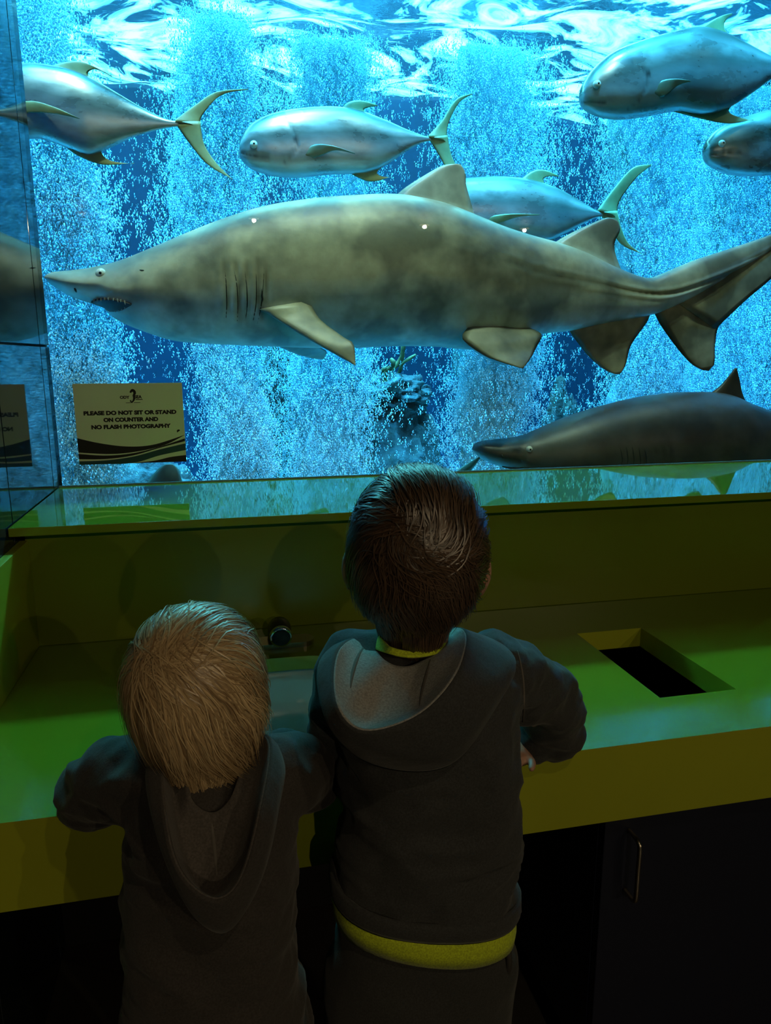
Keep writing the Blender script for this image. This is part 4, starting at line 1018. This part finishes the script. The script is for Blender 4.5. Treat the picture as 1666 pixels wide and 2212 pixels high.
    L5 = [(815, 1400, 0), (828, 1425, -.05), (858, 1440, -.062), (892, 1438, -.063), (925, 1420, -.052), (950, 1388, 0), (932, 1378, .04), (888, 1376, .048), (845, 1380, .025)]
    cloth_obj('hood', loops_me('hood', [L0, L1, L2], Yc), M_hoodie1, root, .005)
    ho = cloth_obj('hood_lining', loops_me('hood_lining', [L2, L3, L4, L5], Yc), M_lining, root, .003); ho['label'] = 'pale grey lining inside the folded hood'
    lm = ho.data
    for pts in ([(905, 1545), (912, 1500), (925, 1450), (938, 1395)], [(755, 1500), (762, 1455), (778, 1410), (800, 1388)]):
        ribbon_on(lm, 'seam', pts, .0028, M_stitch, root, n=18)
    ribbon_on(bpy.data.objects[hd_.name].data, 'seam', [(1118, 1405), (1128, 1450), (1132, 1500), (1130, 1570)], .0016, M_stitch, root, n=16)
    hm2 = [o for o in root.children if o.name.startswith('hood') and 'lining' not in o.name and 'hoodie' not in o.name][0].data
    ribbon_on(hm2, 'seam', [(908, 1548), (930, 1580), (952, 1612), (970, 1632)], .002, M_stitch, root, n=14)
    pt = rings_me('p', [(1925, 745, 1080, .072), (1990, 738, 1085, .078), (2080, 728, 1078, .084), (2160, 726, 1070, .086)], Yc)
    lg = [limb([V((h_.x, Yc, hipz-.05)), V((h_.x+sx*.012, Yc+.03, .36)), V((h_.x+sx*.014, Yc, .07))], [.078, .066, .052]) for h_, sx in ((hipR, 1), (hipL, -1))]
    f3 = wr(8, .005, 1.7, 1.2)
    pn = put(link('sweatpants', union('sweatpants', [pt]+lg, .007, 8, f3), M_pants), root)
    loop = arc([at(1082, 2030, Yc-.04), at(1096, 2050, Yc-.05), at(1099, 2085, Yc-.055), at(1090, 2115, Yc-.05), at(1072, 2138, Yc-.045)], 24)
    dl = link('drawstring', tube_me('drawstring', loop, .0045, 8), M_cord, None, True); dl.parent = pn; dl.matrix_parent_inverse = pn.matrix_world.inverted()
    for h_, sx in ((hipR, 1), (hipL, -1)):
        put(link('shoe', union('shoe', [limb([V((h_.x+sx*.014, Yc-.03, .035)), V((h_.x+sx*.02, Yc+.06, .035)), V((h_.x+sx*.024, Yc+.12, .028))], [.034, .036, .026]), rings_shoe(h_.x+sx*.018, Yc+.04)], .005, 4), M_black), root)
def rings_shoe(x, y): return box_me('sole', (x-.036, y-.10, 0), (x+.036, y+.11, .022), .008)
taller_boy()

def smaller_boy():
    Yc = -1.285
    root = empty('person', (at(455, 1850, Yc).x, Yc, 0), 'smaller blond boy in brown-grey hoodie seen from behind, left of the sink', 'person')
    C = at(420, 1462, -1.29); px = (at(520, 1462, -1.29)-at(420, 1462, -1.29)).length/100
    R = (140*px, 150*px, 150*px)
    hm, M3, g = head_meshes(C, R, .28, .06, .10)
    neck = at(452, 1660, Yc+.01)
    shR, shL = at(600, 1690, Yc+.01), at(310, 1700, Yc+.01)
    elL = atz(205, 1712, .852); elR = at(664, 1680, -1.168); haL = elL+V((.09, .13, -.02)); haR = elR+V((-.05, .14, .05)); haL.z = .828; haR.z = .828
    hipz = .55; hipR, hipL = V((at(540, 2000, Yc).x, Yc, hipz)), V((at(390, 2000, Yc).x, Yc, hipz))
    body = hm+[limb([C+V((.005, -.0, -.05)), neck, neck+V((0, 0, -.05))], [.043, .04, .046])]
    body += [rings_me('t', [(1690, 380, 530, .048), (1760, 325, 590, .068), (1950, 330, 590, .075), (2150, 330, 595, .08), (2300, 340, 590, .08)], Yc)]
    body += [limb([shR, elR, haR], [.032, .025, .018]), limb([shL, elL, haL], [.032, .025, .018])]
    body += hand_meshes(haL, haL+V((.028, .012, 0)), V((.9, .4, 0)), V((-.4, .9, 0)))+hand_meshes(haR, haR+V((-.026, .014, 0)), V((-.8, .5, 0)), V((.5, .8, 0)))
    body += [limb([hipR, V((hipR.x+.01, Yc+.03, .30)), V((hipR.x+.01, Yc, .06))], [.066, .042, .03]), limb([hipL, V((hipL.x-.01, Yc+.03, .30)), V((hipL.x-.01, Yc, .06))], [.066, .042, .03])]
    put(link('body', union('body', body, .0042, 3), M_skin), root)
    for s in (-1, 1):
        e = put(link('eye', sphere_me('eye', g(s*.36, .80, -.10), .0105), M_eyeball), root)
        i_ = link('iris', sphere_me('iris', g(s*.36, .90, -.10), .0052), M_iris); i_.parent = e
    def keep(d): return not (d.y > .30 and d.z < .50) and not (d.z < -.80) and not (abs(d.x) > .72 and d.z < -.05 and d.y > -.15)
    def ln(d): return .20 if d.y < .2 else .12
    wl_ = M3.transposed() @ (at(318, 1405, -1.36)-C); wl_ = V((wl_.x/R[0], wl_.y/R[1], wl_.z/R[2]))
    hair = grow_hair(C, R, M3, wl_, 900, 22, ln, .075, .85, .35, keep, .0085, .0014, 15, 18, .25, None, .9)
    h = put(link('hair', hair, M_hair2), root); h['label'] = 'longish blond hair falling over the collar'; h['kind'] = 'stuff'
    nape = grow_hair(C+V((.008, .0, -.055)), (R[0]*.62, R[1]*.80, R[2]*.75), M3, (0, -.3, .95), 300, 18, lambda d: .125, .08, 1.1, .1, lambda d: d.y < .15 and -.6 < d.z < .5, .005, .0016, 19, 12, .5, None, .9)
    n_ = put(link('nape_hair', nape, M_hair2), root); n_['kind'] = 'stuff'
    tor = rings_me('t', [(1640, 385, 520, .046), (1665, 335, 575, .064), (1710, 290, 622, .082), (1780, 276, 636, .094), (1880, 274, 638, .10), (1980, 272, 638, .102), (2080, 272, 646, .104), (2180, 274, 660, .108), (2290, 276, 680, .112), (2360, 278, 684, .112)], Yc)
    sR = limb([shR+V((-.02, 0, 0)), shR.lerp(elR, .5)+V((.004, 0, .012)), elR, elR.lerp(haR, .5)+V((0, 0, .012)), haR], [.052, .048, .043, .036, .03])
    sL = limb([shL+V((.02, 0, 0)), shL.lerp(elL, .5)+V((-.004, 0, .014)), elL, elL.lerp(haL, .5)+V((0, 0, .012)), haL], [.054, .05, .046, .038, .03])
    f1, f2 = wr(8, .009, 13.3, 2.2), wr(20, .002, 4.1, 2.0)
    hd_ = put(link('hoodie', union('hoodie', [tor, sR, sL], .0055, 8, lambda c: f1(c)+f2(c)), M_hoodie2), root)
    L0 = [(335, 1665, 0), (352, 1800, -.088), (415, 1955, -.108), (487, 2010, -.112), (560, 1900, -.108), (598, 1750, -.085), (605, 1640, 0), (500, 1620, .065), (400, 1630, .055)]
    L1 = [(322, 1650, -.03), (345, 1810, -.118), (415, 1965, -.136), (485, 1998, -.140), (548, 1920, -.136), (586, 1770, -.115), (597, 1612, -.02), (500, 1600, .075), (395, 1612, .065)]
    L2 = [(352, 1645, -.03), (360, 1790, -.126), (395, 1892, -.148), (465, 1942, -.153), (520, 1898, -.148), (560, 1760, -.126), (580, 1598, -.03), (500, 1595, .06), (410, 1608, .05)]
    L3 = [(372, 1645, -.008), (380, 1775, -.080), (408, 1878, -.100), (460, 1915, -.104), (505, 1872, -.100), (542, 1745, -.080), (558, 1612, -.005), (496, 1600, .05), (424, 1612, .04)]
    L4 = [(400, 1650, 0), (405, 1700, -.062), (425, 1740, -.075), (460, 1755, -.078), (490, 1735, -.075), (512, 1690, -.06), (522, 1632, 0), (490, 1612, .04), (432, 1620, .03)]
    cloth_obj('hood', loops_me('hood', [L0, L1, L2], Yc), M_hoodie2, root, .005)
    ho = cloth_obj('hood_lining', loops_me('hood_lining', [L2, L3, L4], Yc), M_hoodie2b, root, .003)
    ribbon_on(ho.data, 'seam', [(470, 1905), (465, 1850), (458, 1780), (452, 1715)], .0025, M_stitch, root, n=18)
    lg = [limb([V((h_.x, Yc, hipz+.02)), V((h_.x+sx*.012, Yc+.03, .30)), V((h_.x+sx*.014, Yc, .07))], [.078, .062, .05]) for h_, sx in ((hipR, 1), (hipL, -1))]
    put(link('trousers', union('trousers', lg+[rings_me('p', [(2280, 300, 640, .09), (2420, 300, 640, .095)], Yc)], .007, 8, wr(8, .004, 5.7)), M_pants2), root)
    for h_, sx in ((hipR, 1), (hipL, -1)):
        put(link('shoe', union('shoe', [limb([V((h_.x+sx*.014, Yc-.03, .033)), V((h_.x+sx*.02, Yc+.05, .033)), V((h_.x+sx*.024, Yc+.10, .026))], [.032, .034, .025]), rings_shoe(h_.x+sx*.018, Yc+.03)], .005, 4), M_black), root)
smaller_boy()
